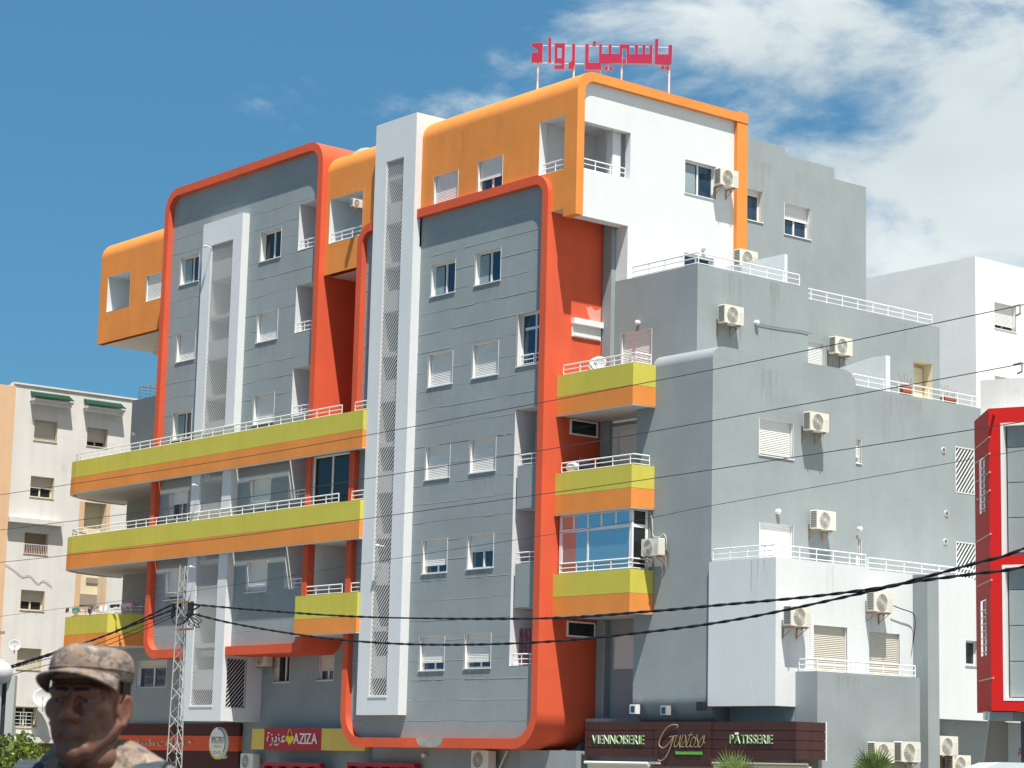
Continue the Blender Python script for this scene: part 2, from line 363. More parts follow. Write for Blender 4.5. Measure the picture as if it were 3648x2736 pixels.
# ------------------------------------------------ the setting
g=MB().box(-700,700,-400,1200,-.5,0).obj('ground',PAVE); struct(g)
rd=MB(); rd.q((-300,-12,.004),(300,-12,.004),(300,36,.004),(-300,36,.004)); rd=rd.obj('road',ASPH); struct(rd)
kb=MB().box(-300,300,36,36.25,0,.13).obj('kerb',KERB); struct(kb)

# ------------------------------------------------ the colourful apartment building
AB=thing('apartment_building','tall modern apartment block in grey, orange, lime and red with rounded frames','building',(-65,52,0))
YF=46.0; YP=46.22; X1=-54.77
def part(mb,name,mat,par=AB,**k): return mb.obj(name,mat,par,**k)
def _x():pass
# hidden masses that close the volumes
part(MB().box(-78.6,-67.9,47.9,60,5.8,23.9),'wall',GRAY)
part(MB().box(-67.66,-55.2,48.2,60,0,19.2),'wall',GRAY)
part(MB().box(-61.85,-55.75,46.75,53.8,19.42,23.5),'wall',WHITE)
part(MB().box(-55.75,-54.3,48.8,53.8,17.0,23.5),'wall',WHITE)
# rounded red-orange frames
def frame(x0,x1,z0,z1,rb,rt,t,tb,depth,label,gap,top):
    A=rrect(x0,x1,z0,z1,rb,rt); B=rrect(x0+t,x1-t,z0+tb,z1-t,max(.1,rb-t),max(.1,rt-t)); q=len(A)//4
    # the stair tower interrupts the frame: start and end the band at its two sides
    if top: k=2*q; A=[(gap[0],z1)]+A[k:]+A[:k]+[(gap[1],z1)]; B=[(gap[0],z1-t)]+B[k:]+B[:k]+[(gap[1],z1-t)]
    else: A=[(gap[1],z0)]+A+[(gap[0],z0)]; B=[(gap[1],z0+tb)]+B+[(gap[0],z0+tb)]
    o=MB().prism(A+B[::-1],fY,YF,depth,caps=False); n=len(A)
    for i in range(n-1):
        for yy in(YF,depth): o.q(fY(A[i],yy),fY(A[i+1],yy),fY(B[i+1],yy),fY(B[i],yy))
    o=o.obj('rounded_frame',REDO,AB); o['label']=label; return o
frame(-78.85,-67.67,5.60,24.42,.85,.9,.31,.33,50,'left red frame that runs up and over the grey panel',(-75.6,-72.95),False)
frame(-65.30,X1,2.30,20.68,1.15,.70,.30,.32,48.45,'right red frame that rises from the ground floor',(-64.1,-61.9),True)
# grey panels made of horizontal bands with open joints
def panel(x0,x1,z0,z1,y,holes,pitch=.655,seed=1):
    rnd=random.Random(seed); jm=MB(); part(sheet(MB(),'F',y+.010,x0,x1,z0,z1,holes),'joint_backing',GRAYD)
    z=z0
    while z<z1-.05:
        e=min(z1,z+pitch+rnd.uniform(-.03,.03)); e=z1 if z1-e<.2 else e; g=rnd.uniform(.002,.007)
        yy=y+rnd.uniform(-.002,.002)
        for G in comps(x0,x1,z+g,e-g*.4,holes):
            m=MB()
            for a,b,p,q in G:
                m.q((a,yy,p),(b,yy,p),(b,yy,q),(a,yy,q))
                if abs(p-z-g)<1e-4: m.q((a,yy,p),(b,yy,p),(b,yy+.012,p),(a,yy+.012,p))
                if abs(q-e+g*.4)<1e-4: m.q((a,yy,q),(b,yy,q),(b,yy+.012,q),(a,yy+.012,q))
            part(m,'wall_panel',GRAY)
        if z>z0+.1:      # pale filler beads along the joint, sun caught on its edges painted in
            for a,b,p,q in cells(x0,x1,z-.004,z+.006,holes):
                u=a
                while u<b:
                    v=min(b,u+rnd.uniform(.3,1.4))
                    if rnd.random()<.62: jm.box(u,v,y-.006,y+.004,z-.004,z+rnd.uniform(.003,.009))
                    u=v+rnd.uniform(.0,.25)
        z=e
    o=part(jm,'pale_joint_bead',GRAYD); o['kind']='stuff'
WZ=[17.52,14.38,11.21,8.05,4.83]
H1=[(-61.17,-59.82,z,z+1.12) for z in WZ]+[(-58.75,-57.39,z+.03,z+1.14) for z in WZ]+[(-56.44,-55.02,14.52,16.26),(-56.44,-55.02,4.90,13.12),(-55.25,-55.0,2.5,2.87),(-65.1,-64.82,2.5,2.87)]
panel(-65.05,-55.02,2.55,20.48,YP,H1+[(-63.9,-62.1,3.6,20.5)],seed=3)
s1=[0,1,1,.77,.77]; s2=[0,1,1,.50,.82]
for i,z in enumerate(WZ):
    window(AB,'F',YP,-61.17,-59.82,z,z+1.12,shut=s1[i],depth=.17,curtain=(i==0)); window(AB,'F',YP,-58.75,-57.39,z+.03,z+1.14,shut=s2[i],depth=.17,curtain=(i==0))
WZ0=[20.43,17.30,14.15,10.96,7.87]
HL=[(20.49,22.26),(17.37,19.17),(14.25,16.05),(11.14,12.95),(7.91,9.75)]
H0=[(-77.85,-76.44,z,z+1.12) for z in WZ0]+[(-72.04,-70.62,z+.04,z+1.17) for z in WZ0]+[(-69.46,-67.9,a,b) for a,b in HL]
panel(-78.6,-67.9,5.85,24.15,46.25,H0+[(-75.4,-73.1,5.8,21.9)],seed=8)
t1=[0,1,0,.42,.90]; t2=[0,1,1,1,.96]
for i,z in enumerate(WZ0):
    window(AB,'F',46.25,-77.85,-76.44,z,z+1.12,shut=t1[i],depth=.2,curtain=t1[i]==0); window(AB,'F',46.25,-72.04,-70.62,z+.04,z+1.17,shut=t2[i],depth=.2,glz=GLASSD)
for i,(a,b) in enumerate(HL):
    r=recess(AB,'F',46.25,-69.46,-67.9,a,b,1.3,WHITE); railing(r,[(-69.40,46.32,a),(-67.95,46.32,a)],h=.36,step=.45)
    if i in(1,3): link('door',MB().box(-68.9,-68.1,47.5,47.54,a,a+1.55).mesh('door',GLASSD),r)
# right-hand column of loggias
r=recess(AB,'F',YP,-56.44,-55.02,4.90,13.12,1.2,WHITE)
for za,zb in((9.88,11.27),(6.73,8.12)):
    link('parapet',MB().box(-56.30,-55.05,YP+.03,YP+.16,za,zb).mesh('parapet',GRAY),r); link('floor_slab',MB().box(-56.40,-55.05,YP+.17,YP+1.15,za,za+.2).mesh('floor_slab',CONC),r)
railing(r,[(-56.28,YP+.1,11.27),(-55.05,YP+.1,11.27)],h=.36,step=.5); railing(r,[(-56.28,YP+.1,8.12),(-55.05,YP+.1,8.12)],h=.36,step=.5); railing(r,[(-56.33,YP+.06,4.9),(-55.05,YP+.06,4.9)],h=.36,step=.5)
window(AB,'F',YP,-56.44,-55.02,14.52,16.26,shut=0,depth=.22,mull=1,name='glazed_door'); railing(AB,[(-56.30,YP+.1,14.53),(-55.05,YP+.1,14.53)],h=.34,step=.5)
MB().box(-56.25,-55.1,YP+.19,YP+.26,15.72,15.80).obj('transom',PVC,AB)
w_=window(r,'F',YP+.62,-56.10,-55.10,11.28,13.05,shut=0,depth=.02,sill=False,curtain=True,name='glazed_door')
# stair towers
def tower(x0,x1,y0,y1,z0,z1,h,side=None,label=''):
    m=MB(); shell(m,x0,x1,y0,y1,z0,z1,[h],[side] if side else []); o=part(m,'stair_tower',WHITE); o['label']=label
    d=1.1; r=recess(AB,'F',y0,h[0],h[1],h[2],h[3],d,STAIR,'stair_well')
    z=h[2]+.6; k=0
    while z<h[3]-.3:
        link('landing',MB().box(h[0]+.01,h[1]-.01,y0+.12,y0+d-.01,z,z+.16 if k%2 else z+.75).mesh('landing',CONC),r)
        if k%2==0: link('stair_window',MB().box(h[0]+.15,h[1]-.15,y0+d-.05,y0+d-.02,z+.95,z+1.45).mesh('stair_window',GLASS),r)
        z+=1.58; k+=1
    MB().box(h[0]-.03,h[1]+.03,y0-.02,y0+.05,h[2]-.05,h[2]-.005).obj('sill',PVC,o)
    return lattice(o,'F',y0,*h),o
_,T1=tower(-64.18,-61.80,45.87,48.0,3.37,24.13,(-63.50,-62.48,4.0,22.67),label='taller white stair tower between the two orange blocks')
_,T0=tower(-75.70,-72.87,45.93,47.69,3.19,22.50,(-75.06,-73.48,3.75,21.56),side=(46.12,46.98,3.67,5.52),label='lower white stair tower in the left grey panel')
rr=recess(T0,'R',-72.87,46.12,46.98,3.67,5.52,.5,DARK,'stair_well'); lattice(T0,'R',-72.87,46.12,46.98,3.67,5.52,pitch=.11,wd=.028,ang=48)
# orange top-floor bands: front wall, quarter-round eave, roof
def eave(x0,x1,b,zb,zc,holes,cut=[],x_fin=None,zr=.72,end=60,name='orange_band',mat=ORANGE):
    m=MB(); sheet(m,'F',b,x0,x1,zb,zc,list(holes)+cut); m.q((x0,b,zb),(x0,b+.31,zb),(x0,b+.31,zc),(x0,b,zc)).q((x1,b,zb),(x1,b+.31,zb),(x1,b+.31,zc),(x1,b,zc))
    n=24; out=[(b+zr-zr*math.cos(R(90*i/n)),zc+zr*math.sin(R(90*i/n))) for i in range(n+1)]; ri=zr-.31
    inn=[(b+zr-ri*math.cos(R(90*i/n)),zc+ri*math.sin(R(90*i/n))) for i in range(n+1)]
    m.prism(out+[(end,zc+zr),(end,zc+zr-.31)]+inn[::-1],fX,x0,x1)
    return part(m,name,mat)
LG1=(-67.42,-65.35,20.41,22.08)
eave(-67.66,-64.2,46.22,19.26,23.10,[LG1],cut=[(-64.62,-64.1,19.2,20.45),(-64.87,-64.62,19.2,20.42),(-65.12,-64.87,19.2,20.2),(-65.27,-65.12,19.2,19.95)],end=52); r=recess(AB,'F',46.22,*LG1,1.5,WHITE); railing(r,[(-67.35,46.3,20.41),(-65.4,46.3,20.41)],h=.36,step=.62)
link('heap_of_rubble',MB().ball((-67.0,47.4,23.9),.5,9,6,(1.3,.8,.5)).mesh('heap_of_rubble',ROOFM),AB); bpy.data.objects['heap_of_rubble']['kind']='stuff'
MB().q((-67.66,46.53,19.26),(-65.0,46.53,19.26),(-65.0,48.1,19.26),(-67.66,48.1,19.26)).obj('soffit',CONC,AB)
LG2=(-55.45,-54.185,20.70,22.50); OW=[(-61.07,-59.72,20.64,21.73),(-58.65,-57.33,20.66,21.78)]
eave(-61.80,-54.19,46.15,19.38,23.20,[LG2]+OW,cut=[(-61.9,-55.45,19.3,20.45),(-55.45,-55.2,19.3,20.42),(-55.2,-54.95,19.3,20.2),(-54.95,-54.80,19.3,19.95)],end=53.86); MB().q((-54.8,46.15,19.38),(-54.19,46.15,19.38),(-54.19,48.5,19.38),(-54.8,48.5,19.38)).obj('soffit',CONC,AB); eave(-54.188,-53.58,46.15,19.12,23.20,[],end=53.86); MB().q((-54.188,46.15,19.12),(-53.58,46.15,19.12),(-53.58,46.46,19.12),(-54.188,46.46,19.12)).obj('soffit',ORANGE,AB)
window(AB,'F',46.15,*OW[0],shut=1,depth=.15,sill=False); window(AB,'F',46.15,*OW[1],shut=.60,depth=.15,sill=False)
LG0=(-84.85,-82.95,20.42,21.96)
eave(-85.50,-78.83,46.90,19.10,22.85,[LG0,(-81.6,-80.3,20.40,21.50)],end=52); r=recess(AB,'F',46.9,*LG0,1.2,WHITE); window(AB,'F',46.9,-81.6,-80.3,20.40,21.50,shut=1,depth=.12,sill=False)
part(MB().box(-85.45,-78.86,47.25,51.9,19.12,22.8),'wall',WHITE) if 0 else None
MB().q((-85.5,47.21,19.12),(-78.83,47.21,19.12),(-78.83,51,19.12),(-85.5,51,19.12)).obj('soffit',CONC,AB)
MB().box(-84.2,-78.9,48.9,49.6,18.75,19.11).obj('soffit_beam',CONC,AB)
MB().q((-85.49,47.2,19.12),(-85.49,52,19.12),(-85.49,52,23.3),(-85.49,47.2,23.3)).obj('wall',ORANGE,AB)
# white gable wall with loggia, set back inside its orange surround
XW=-53.75
m=MB(); sheet(m,'R',XW,46.46,53.36,19.15,23.66,[(46.6,48.61,20.70,22.28),(51.07,52.51,20.73,21.87)]); sheet(m,'R',XW,48.55,53.36,17.37,19.15,[(51.08,52.43,17.4,18.69)])
m.q((XW,46.46,19.15),(XW,48.55,19.15),(-54.19,48.55,19.15),(-54.19,46.46,19.15)).q((XW,48.55,17.37),(XW,48.55,19.15),(-54.9,48.55,19.15),(-54.9,48.55,17.37))
part(m,'gable_wall',WHITE)
# corner loggia room open on two sides
m=MB(); a,b,c_,d=-55.62,48.74,20.32,22.55
m.q((a,46.46,c_),(a,b,c_),(a,b,d),(a,46.46,d)).q((a,b,c_),(XW,b,c_),(XW,b,d),(a,b,d)).q((a,46.46,d),(XW,46.46,d),(XW,b,d),(a,b,d)).q((a,46.46,c_),(XW,46.46,c_),(XW,b,c_),(a,b,c_))
r=part(m,'loggia',WHITE)
t=.25; sheet(MB(),'R',XW-t,46.46,48.74,c_,d,[(46.6,48.61,20.70,22.28)]).obj('inner_wall',WHITE,r)
m=MB(); H=(46.6,48.61,20.70,22.28); m.q((XW,48.61,20.7),(XW-t,48.61,20.7),(XW-t,48.61,22.28),(XW,48.61,22.28)).q((XW,46.6,20.7),(XW,48.61,20.7),(XW-t,48.61,20.7),(XW-t,46.6,20.7)).q((XW,46.6,22.28),(XW,48.61,22.28),(XW-t,48.61,22.28),(XW-t,46.6,22.28)); m.obj('reveal',WHITE,r)
m=MB(); m.q((-55.45,46.15,20.7),(-54.185,46.15,20.7),(-54.185,46.46,20.7),(-55.45,46.46,20.7)).q((-55.45,46.15,20.7),(-55.45,46.46,20.7),(-55.45,46.46,22.5),(-55.45,46.15,22.5)).q((-55.45,46.15,22.5),(-54.185,46.15,22.5),(-54.185,46.46,22.5),(-55.45,46.46,22.5)).q((-54.185,46.15,20.7),(-54.185,46.46,20.7),(-54.185,46.46,22.5),(-54.185,46.15,22.5)); m.obj('reveal',WHITE,r)
railing(r,[(-55.38,46.3,20.70),(-54.2,46.3,20.70)],h=.38,step=.6); railing(r,[(XW-.12,46.55,20.70),(XW-.12,48.5,20.70)],h=.38,step=.62)
MB().box(-54.35,-54.05,48.1,48.45,20.33,22.5).obj('pillar',WHITE,r)
window(AB,'R',XW,51.07,52.51,20.73,21.87,shut=0,depth=.16,curtain=True); window(AB,'R',XW,51.08,52.43,17.4,18.69,shut=0,depth=.16,sill=False)
part(MB().box(-56,-53.60,53.36,53.86,17.36,23.98),'orange_pier',ORANGE)
# grey tall block behind with a stepped parapet
m=MB(); G0=-54.2; HW=[(53.95,55.2,20.48,21.58),(56.29,57.6,20.28,21.4)]
sheet(m,'R',G0,53.87,60.5,14,22.72,HW); m.box(-66,G0,53.87,56.31,22.72,23.38); m.box(-66,G0,56.315,58.82,22.72,23.11); m.q((G0,60.5,14),(-66,60.5,14),(-66,60.5,22.72),(G0,60.5,22.72)).q((G0,53.87,22.719),(G0,60.5,22.719),(-66,60.5,22.719),(-66,53.87,22.719))
part(m,'wall',GRAY); window(AB,'R',G0,*HW[0],shut=.18,depth=.2); window(AB,'R',G0,*HW[1],shut=.48,depth=.2)
# long curved balconies
def arcpath(y0): return [(-84.6,y0),(-85.05,y0+.07),(-85.38,y0+.24),(-85.76,y0+.62),(-86.18,y0+1.2),(-86.52,y0+1.95),(-86.72,y0+2.7),(-86.70,y0+3.5)]
def band(outer,z0,z1,t,name,mat,par,cap=True):
    """upright band of thickness t following a plan path (outer face given, inside is towards +Y/right)"""
    m=MB(); n=len(outer); inn=[]
    for i,p in enumerate(outer):
        a=Vector(outer[max(0,i-1)]); b=Vector(outer[min(n-1,i+1)]); d=(b-a).normalized(); nn=Vector((d.y,-d.x)); inn.append((p[0]+nn.x*t,p[1]+nn.y*t))
    m.prism(list(outer)+inn[::-1],fZ,z0,z1); return m.obj(name,mat,par)
def balcony(path,z,label,rail=None,slab=None,t=.14,rh=.34):
    zy,zm,zb=z
    o=band(path,zm+.012,zy,t,'balcony',YEL,AB); o['label']=label
    band(path,zb,zm,t+.01,'lower_band',ORANGE,o); inn=[(p[0]+.0,p[1]) for p in path]
    band([(p[0],p[1]+.012) for p in path],zm,zm+.012,t-.03,'joint',CONC,o)
    band([(p[0],p[1]-.006) for p in path],zb-.03,zb,t,'drip_edge',CONC,o)
    if slab: MB().prism(slab,fZ,zb+.0,zb+.18).obj('slab',CONC,o)
    if rail: railing(o,[(p[0],p[1],zy) for p in rail],h=rh)
    return o
for z,lab in(((13.90,13.20,12.57),'upper long curved balcony in lime and orange'),((10.75,10.04,9.42),'lower long curved balcony in lime and orange')):
    pa=[(-64.19,45.88)]+arcpath(45.88); pa=pa[::-1]
    sl=[(x,y+.1) for x,y in arcpath(45.88)]+[(-78.8,49.4),(-78.8,46.2),(-78.8,46.06)]
    b=balcony(pa,z,lab,rail=[(x+.05,y+.035) for x,y in arcpath(45.88)[::-1]]+[(-65.75,45.92)],slab=sl)
    railing(b,[(-64.95,45.92,z[0]),(-64.25,45.92,z[0])],h=.34,step=.5)
    link('slab',MB().box(-67.66,-64.2,46.11,47.9,z[2]+.01,z[2]+.2).mesh('slab',CONC),b)
    for y in(47.0,48.3): railing(b,[(-85.2+.0,y+.1,z[0]-.25),(-79.0,y+.1,z[0]-.25)],h=.5,step=1.5) if 0 else None
b=balcony([(-67.98,46.1),(-67.98,45.90),(-64.19,45.90)],(7.56,6.72,6.18),'short balcony in lime and orange beside the white tower',rail=[(-67.9,46.03),(-65.5,46.03)],slab=[(-67.9,46.1),(-64.2,46.1),(-64.2,47.7),(-67.9,47.7)])
railing(b,[(-64.95,46.03,7.56),(-64.25,46.03,7.56)],h=.34,step=.5)
pa=[(-85.2,49.3),(-85.35,46.4),(-85.1,46.05),(-81.45,45.95),(-80.62,46.98),(-79.5,48.4)]
balcony(pa,(7.45,6.69,6.20),'small faceted balcony with washing on its rail',rail=[(-85.2,46.4),(-85.0,46.15),(-81.5,46.07),(-80.7,47.05),(-79.6,48.4)],slab=pa+[(-79.4,48.7)])
# bay between the frames: glazed storey, open white loggia, deep red reveal above
MB().q((-67.66,47.85,13.0),(-65.2,47.85,13.0),(-65.2,47.85,19.26),(-67.66,47.85,19.26)).obj('wall',REDO,AB)
w_=window(AB,'F',46.08,-67.66,-65.32,10.76,12.56,shut=0,depth=.06,glz=GLASSD,sill=False,name='balcony_glazing')
m=MB(); m.q((-67.655,46.3,6.4),(-67.655,47.85,6.4),(-67.655,47.85,9.43),(-67.655,46.3,9.43)).q((-67.65,47.84,6.4),(-65.2,47.84,6.4),(-65.2,47.84,9.43),(-67.65,47.84,9.43)); m.obj('loggia',WHITE,AB)
# lower recessed storey between ground floor and frames
L1=[(-82.15,-79.83,4.57,5.67),(-72.12,-71.05,4.66,5.75),(-69.22,-68.22,4.69,5.83)]
part(sheet(MB(),'F',47.70,-86,-65.2,-.1,6.6,L1),'wall',GRAY)
window(AB,'F',47.7,*L1[0],shut=.27,depth=.15,sill=False,shm=SHUTB); window(AB,'F',47.7,*L1[1],shut=0,depth=.2,glz=GLASSD); window(AB,'F',47.7,*L1[2],shut=.70,depth=.15,shm=SHUTB)
MB().box(-78.0,-68.5,46.0+.3,47.69,5.62,5.84).obj('soffit',CONC,AB)
part(sheet(MB(),'F',47.35,-65.2,-54.9,-.1,2.31,[]),'wall',GRAY); part(MB().box(-56.6,-53.9,46.9,47.34,-.1,2.28),'wall',GRAY)
# end wing on the left
EW=[(-84.1,-80.9,13.9,14.75),(-83.6,-80.5,9.7,11.4),(-83.9,-80.9,7.0,8.9)]
m=MB(); sheet(m,'F',48.80,-85.6,-78.8,.0,16.93,EW); m.q((-85.6,48.8,0),(-85.6,56,0),(-85.6,56,16.93),(-85.6,48.8,16.93)).q((-85.6,48.8,16.93),(-78.8,48.8,16.93),(-78.8,56,16.93),(-85.6,56,16.93)); part(m,'wall',GRAY)
window(AB,'F',48.8,*EW[0],shut=.75,depth=.15); window(AB,'F',48.8,*EW[1],shut=.8,depth=.15,shm=SHUTB); window(AB,'F',48.8,*EW[2],shut=.4,depth=.15,glz=GLASSD)
railing(AB,[(-85.4,49.0,16.93),(-79,49.0,16.93)],h=.62,step=.9,mid=3,r=.012); railing(AB,[(-85.4,49.0,16.93),(-85.4,55,16.93)],h=.62,step=.9,mid=3,r=.012)
# ---------------- right wing
XG1=-50.47; S1=(-53.98,-52.54,14.1,15.6)
m=MB(); shell(m,X1-.15,XG1,48.55,53.54,0,17.38,[S1]); part(m,'wall',GRAY); window(AB,'F',48.55,*S1,shut=1,depth=.14,sill=False)
MB().box(-54.72,-54.30,48.36,48.54,3.2,19.3).obj('pilaster',GRAY,AB)
MB().box(-54.92,-54.78,48.40,48.58,2.4,19.3).obj('pilaster',GRAY,AB)
railing(AB,[(-53.55,48.62,17.38),(XG1-.07,48.62,17.38),(XG1-.07,53.2,17.38)],h=.38,step=.75)
# white painted back wall of the balcony loggias
for z0,z1 in((10.9,12.6),(7.9,9.5)):
    MB().box(-54.28,-51.92,48.50,48.54,z0,z1).obj('painted_wall',WHITE,AB)
window(AB,'F',48.49,-53.95,-52.5,10.95,12.42,shut=1,depth=.03,sill=False)
window(AB,'F',48.54,-54.07,-52.6,4.86,5.96,shut=1,depth=.03,sill=False)
# second terrace wall, set back
X2=-51.8; OP=(60.25,61.25,14.6,16.03)
m=MB(); shell(m,-60,X2,53.3,61.65,13,17.40,[],[OP,(54.9,55.7,14.3,15.97)]); part(m,'wall',GRAY); window(AB,'R',X2,54.9,55.7,14.3,15.97,shut=1,depth=.1,sill=False,mull=0)
recess(AB,'R',X2,*OP,.5,CREAM,'doorway'); MB().box(X2-.45,X2-.4,60.3,61.2,14.6,15.9).obj('door',CREAM,AB)
railing(AB,[(X2-.05,53.6,17.40),(X2-.05,61.3,17.40)],h=.38,step=.75)
MB().box(-54,-51.0,52.98,53.12,17.39,18.5).obj('partition_wall',WHITE,AB)
MB().prism([(-51.9,14.0),(-49.5,14.0),(-49.5,15.38),(-50.1,15.38),(-51.9,15.15)],fY,56.2,56.42).obj('partition_wall',WHITE,AB)
MB().box(-51.75,-51.2,61.0,61.6,14.0,17.3).obj('pilaster',GRAY,AB) if 0 else None
# main grey block with rounded eave and rounded underside
XG=-48.57; YG=47.40; GW=[(49.39,50.87,11.28,12.40),(49.43,50.87,7.87,9.22)]
m=MB(); shell(m,-51.92,XG,YG,53.72,3.9,14.0,[],GW,bottom=False)
n=16; top=[(YG,13.998)]+[(YG+.42-.42*math.cos(R(90*i/n)),14.0+.40*math.sin(R(90*i/n))) for i in range(n+1)]+[(53.1+.62*math.sin(R(90*i/n)),14.0+.40*math.cos(R(90*i/n))) for i in range(n+1)]
m.prism(top,fX,-51.2,XG)
bot=[(53.7,3.9),(YG,3.9)]+[(YG+.55-.55*math.cos(R(70*i/n)),3.9-.75*math.sin(R(70*i/n))) for i in range(n+1)]+[(53.7,3.2)]
m.prism(bot,fX,-51.92,XG); part(m,'wall',GRAY)
window(AB,'R',XG,*GW[0],shut=.95,depth=.16); window(AB,'R',XG,*GW[1],shut=1,depth=.12,sill=False)
NW=[(53.9,54.2,11.52,12.28),(53.9,54.2,8.0,9.1),(58.82,59.8,11.04,12.58),(58.82,59.84,7.95,9.42)]
m=MB(); shell(m,-56,-48.8,53.725,61.0,6,14.0,[],NW); part(m,'wall',GRAY)
for h in NW[:2]: window(AB,'R',-48.8,*h,shut=.75,depth=.12,mull=0)
for h in NW[2:]: recess(AB,'R',-48.8,*h,.5,GRAY,'laundry_opening'); lattice(AB,'R',-48.8,*h,pitch=.125,wd=.05,ang=50,dirn=1,y=-.01)
railing(AB,[(-48.86,53.9,14.0),(-48.86,60.5,14.0)],h=.38,step=.75)
MB().box(-52,-48.79,56.12,61.0,13.9,13.93).obj('coping',CONC,AB) if 0 else None
# three corner balconies
for k,(z,lab) in enumerate((((14.07,13.36,12.78),'top corner balcony with a satellite dish'),((10.92,10.20,9.61),'middle corner balcony with a furled parasol'),((7.73,7.00,6.42),'bottom corner balcony below the glazed bay'))):
    balcony([(X1+.01,46.65),(-51.19,46.65),(-51.19,YG-.01)],z,lab,rail=[(X1+.1,46.72),(-51.26,46.72),(-51.26,47.35)],slab=[(X1+.01,46.75),(-51.3,46.75),(-51.3,47.39),(-51.93,47.39),(-51.93,48.5),(X1+.01,48.5)],t=.12)
# glazed bay on the lowest corner balcony
bay=thing('x','x','x'); bpy.data.objects.remove(bay)
m=MB(); zb,zt=7.75,9.60; yb=46.72; xa,xb=-54.70,-51.32; t=.06; zh=9.08
m.box(xa,xb,yb,yb+t,zb,zb+t).box(xa,xb,yb,yb+t,zt-t,zt).box(xa,xb,yb-.01,yb+t,zh-.05,zh+.05)
for x in(xa,xb-.12): m.box(x,x+.13,yb-.004,yb+t+.004,zb,zt)
m.box(-53.38,-53.32,yb-.003,yb+t,zb,zh)
for x in(-54.02,-53.35,-52.28 if 0 else -52.72,-52.05): m.box(x-.035,x+.035,yb-.003,yb+t,zh,zt)
m.box(xb-t,xb,yb+t,47.38,zb,zb+t).box(xb-t,xb,yb+t,47.38,zt-t,zt).box(xb-t,xb,yb+t,47.38,zh-.05,zh+.05).box(xb-t,xb+.004,47.28,47.38,zb,zt)
bay=m.obj('balcony_glazing',PVC,AB)
for a,b in((xa+.1,-53.38),(-53.32,xb-.12)): link('pane',MB().box(a,b,yb+.02,yb+.03,zb+t,zh-.05).mesh('pane',GLASSB),bay)
for a,b in((xa+.1,-54.06),(-53.98,-53.39),(-53.31,-52.76),(-52.68,-52.09),(-52.01,xb-.12)): link('pane',MB().box(a,b,yb+.02,yb+.03,zh+.05,zt-t).mesh('pane',GLASSB),bay)
link('pane',MB().box(xb-.03,xb-.02,yb+t,47.28,zb+t,zt-t).mesh('pane',GLASSD),bay)
# small openings in the flank of the right frame
def flatwin(y0,y1,z0,z1,roller,lab):
    m=MB(); t=.05; m.box(X1,X1+.05,y0,y0+t,z0,z1).box(X1,X1+.05,y1-t,y1,z0,z1).box(X1,X1+.05,y0+t,y1-t,z0,z0+t).box(X1,X1+.05,y0+t,y1-t,z1-t,z1)
    o=m.obj('window',PVC,AB); o['label']=lab
    link('pane',MB().box(X1+.012,X1+.02,y0+t,y1-t,z0+t,z1-t).mesh('pane',GLASSD),o)
    if roller:
        link('shutter_box',MB().box(X1,X1+.16,y0-.02,y1+.02,z1-.02,z1+.17).mesh('shutter_box',PVC),o); mm=MB(); slats(mm,y1-y0-2*t,z0+.12,z1,-.04,x0=0); mm.box(0,y1-y0-2*t,-.07,-.03,z0+.03,z0+.12); oo=mm.mesh('shutter',SHUT); link('shutter',oo,o,(X1,y0+t,0),math.pi/2)
for t_ in((('C5',1045,1110),('C5',1490,1400),True,'window with white roller shutter in the red flank'),(('B5',270,1020),('B5',470,1165),False,'wide low window in the shaded red flank'),(('B6',245,1060),('B6',492,1195),False,'lowest narrow window in the red flank')):
    a=onX(*t_[0],X1); b=onX(*t_[1],X1); flatwin(a.y,min(b.y,48.33),b.z,a.z,t_[2],t_[3])
# white lower volume and its neighbours
XW2=-45.83; W2=[(48.88,50.30,4.62,6.0),(51.32,52.67,4.62,5.94)]
m=MB(); shell(m,-48.565,XW2,47.31,51.26,3.62,7.85,[],[W2[0]]); part(m,'wall',WHITE); m=MB(); shell(m,-48.3,XW2-.06,51.265,53.29,3.62,7.78,[],[W2[1]]); part(m,'wall',WHITE)
window(AB,'R',XW2,*W2[0],shut=1,depth=.14,sill=False,shm=SHUTB); window(AB,'R',XW2-.06,*W2[1],shut=1,depth=.1,sill=False,shm=SHUTB)
railing(AB,[(-48.45,47.36,7.86),(XW2-.07,47.36,7.86),(XW2-.07,51.2,7.86)],h=.35,step=.75); railing(AB,[(XW2-.12,51.35,7.79),(XW2-.12,56.2,7.79)],h=.35,step=.75)
part(MB().box(-48.5,XW2-.02,48.13,53.5,0,3.61),'wall',GRAY)
part(MB().box(XW2+.002,-44.98,48.13,52.52,0,4.62),'wall',GRAY); railing(AB,[(XW2+.08,48.2,4.62),(-45.05,48.2,4.62),(-45.05,52.4,4.62)],h=.34,step=.7)
part(MB().box(-46.4,-45.33,53.30,53.82,0,7.76),'pilaster',GRAY)
m=MB(); shell(m,-50,-45.6,53.83,60,3.48,7.77,[],[(55.38,56.0,5.15,5.9)]); part(m,'wall',WHITE); window(AB,'R',-45.6,55.38,56.0,5.15,5.9,shut=0,depth=.15,mull=0,glz=GLASSD,frm=PVC)
part(MB().box(-50,-46.2,53.9,60,0,3.47),'wall',GRAY)
part(MB().box(-48.60,-45.9,47.6,48.12,0,3.15),'wall',GRAY); part(MB().box(-54.7,-48.65,47.95,48.5,0,3.3),'wall',GRAY)
MB().box(-44.975,-44.95,48.15,49.2,1.55,2.92).obj('access_panel',GRAY,AB)

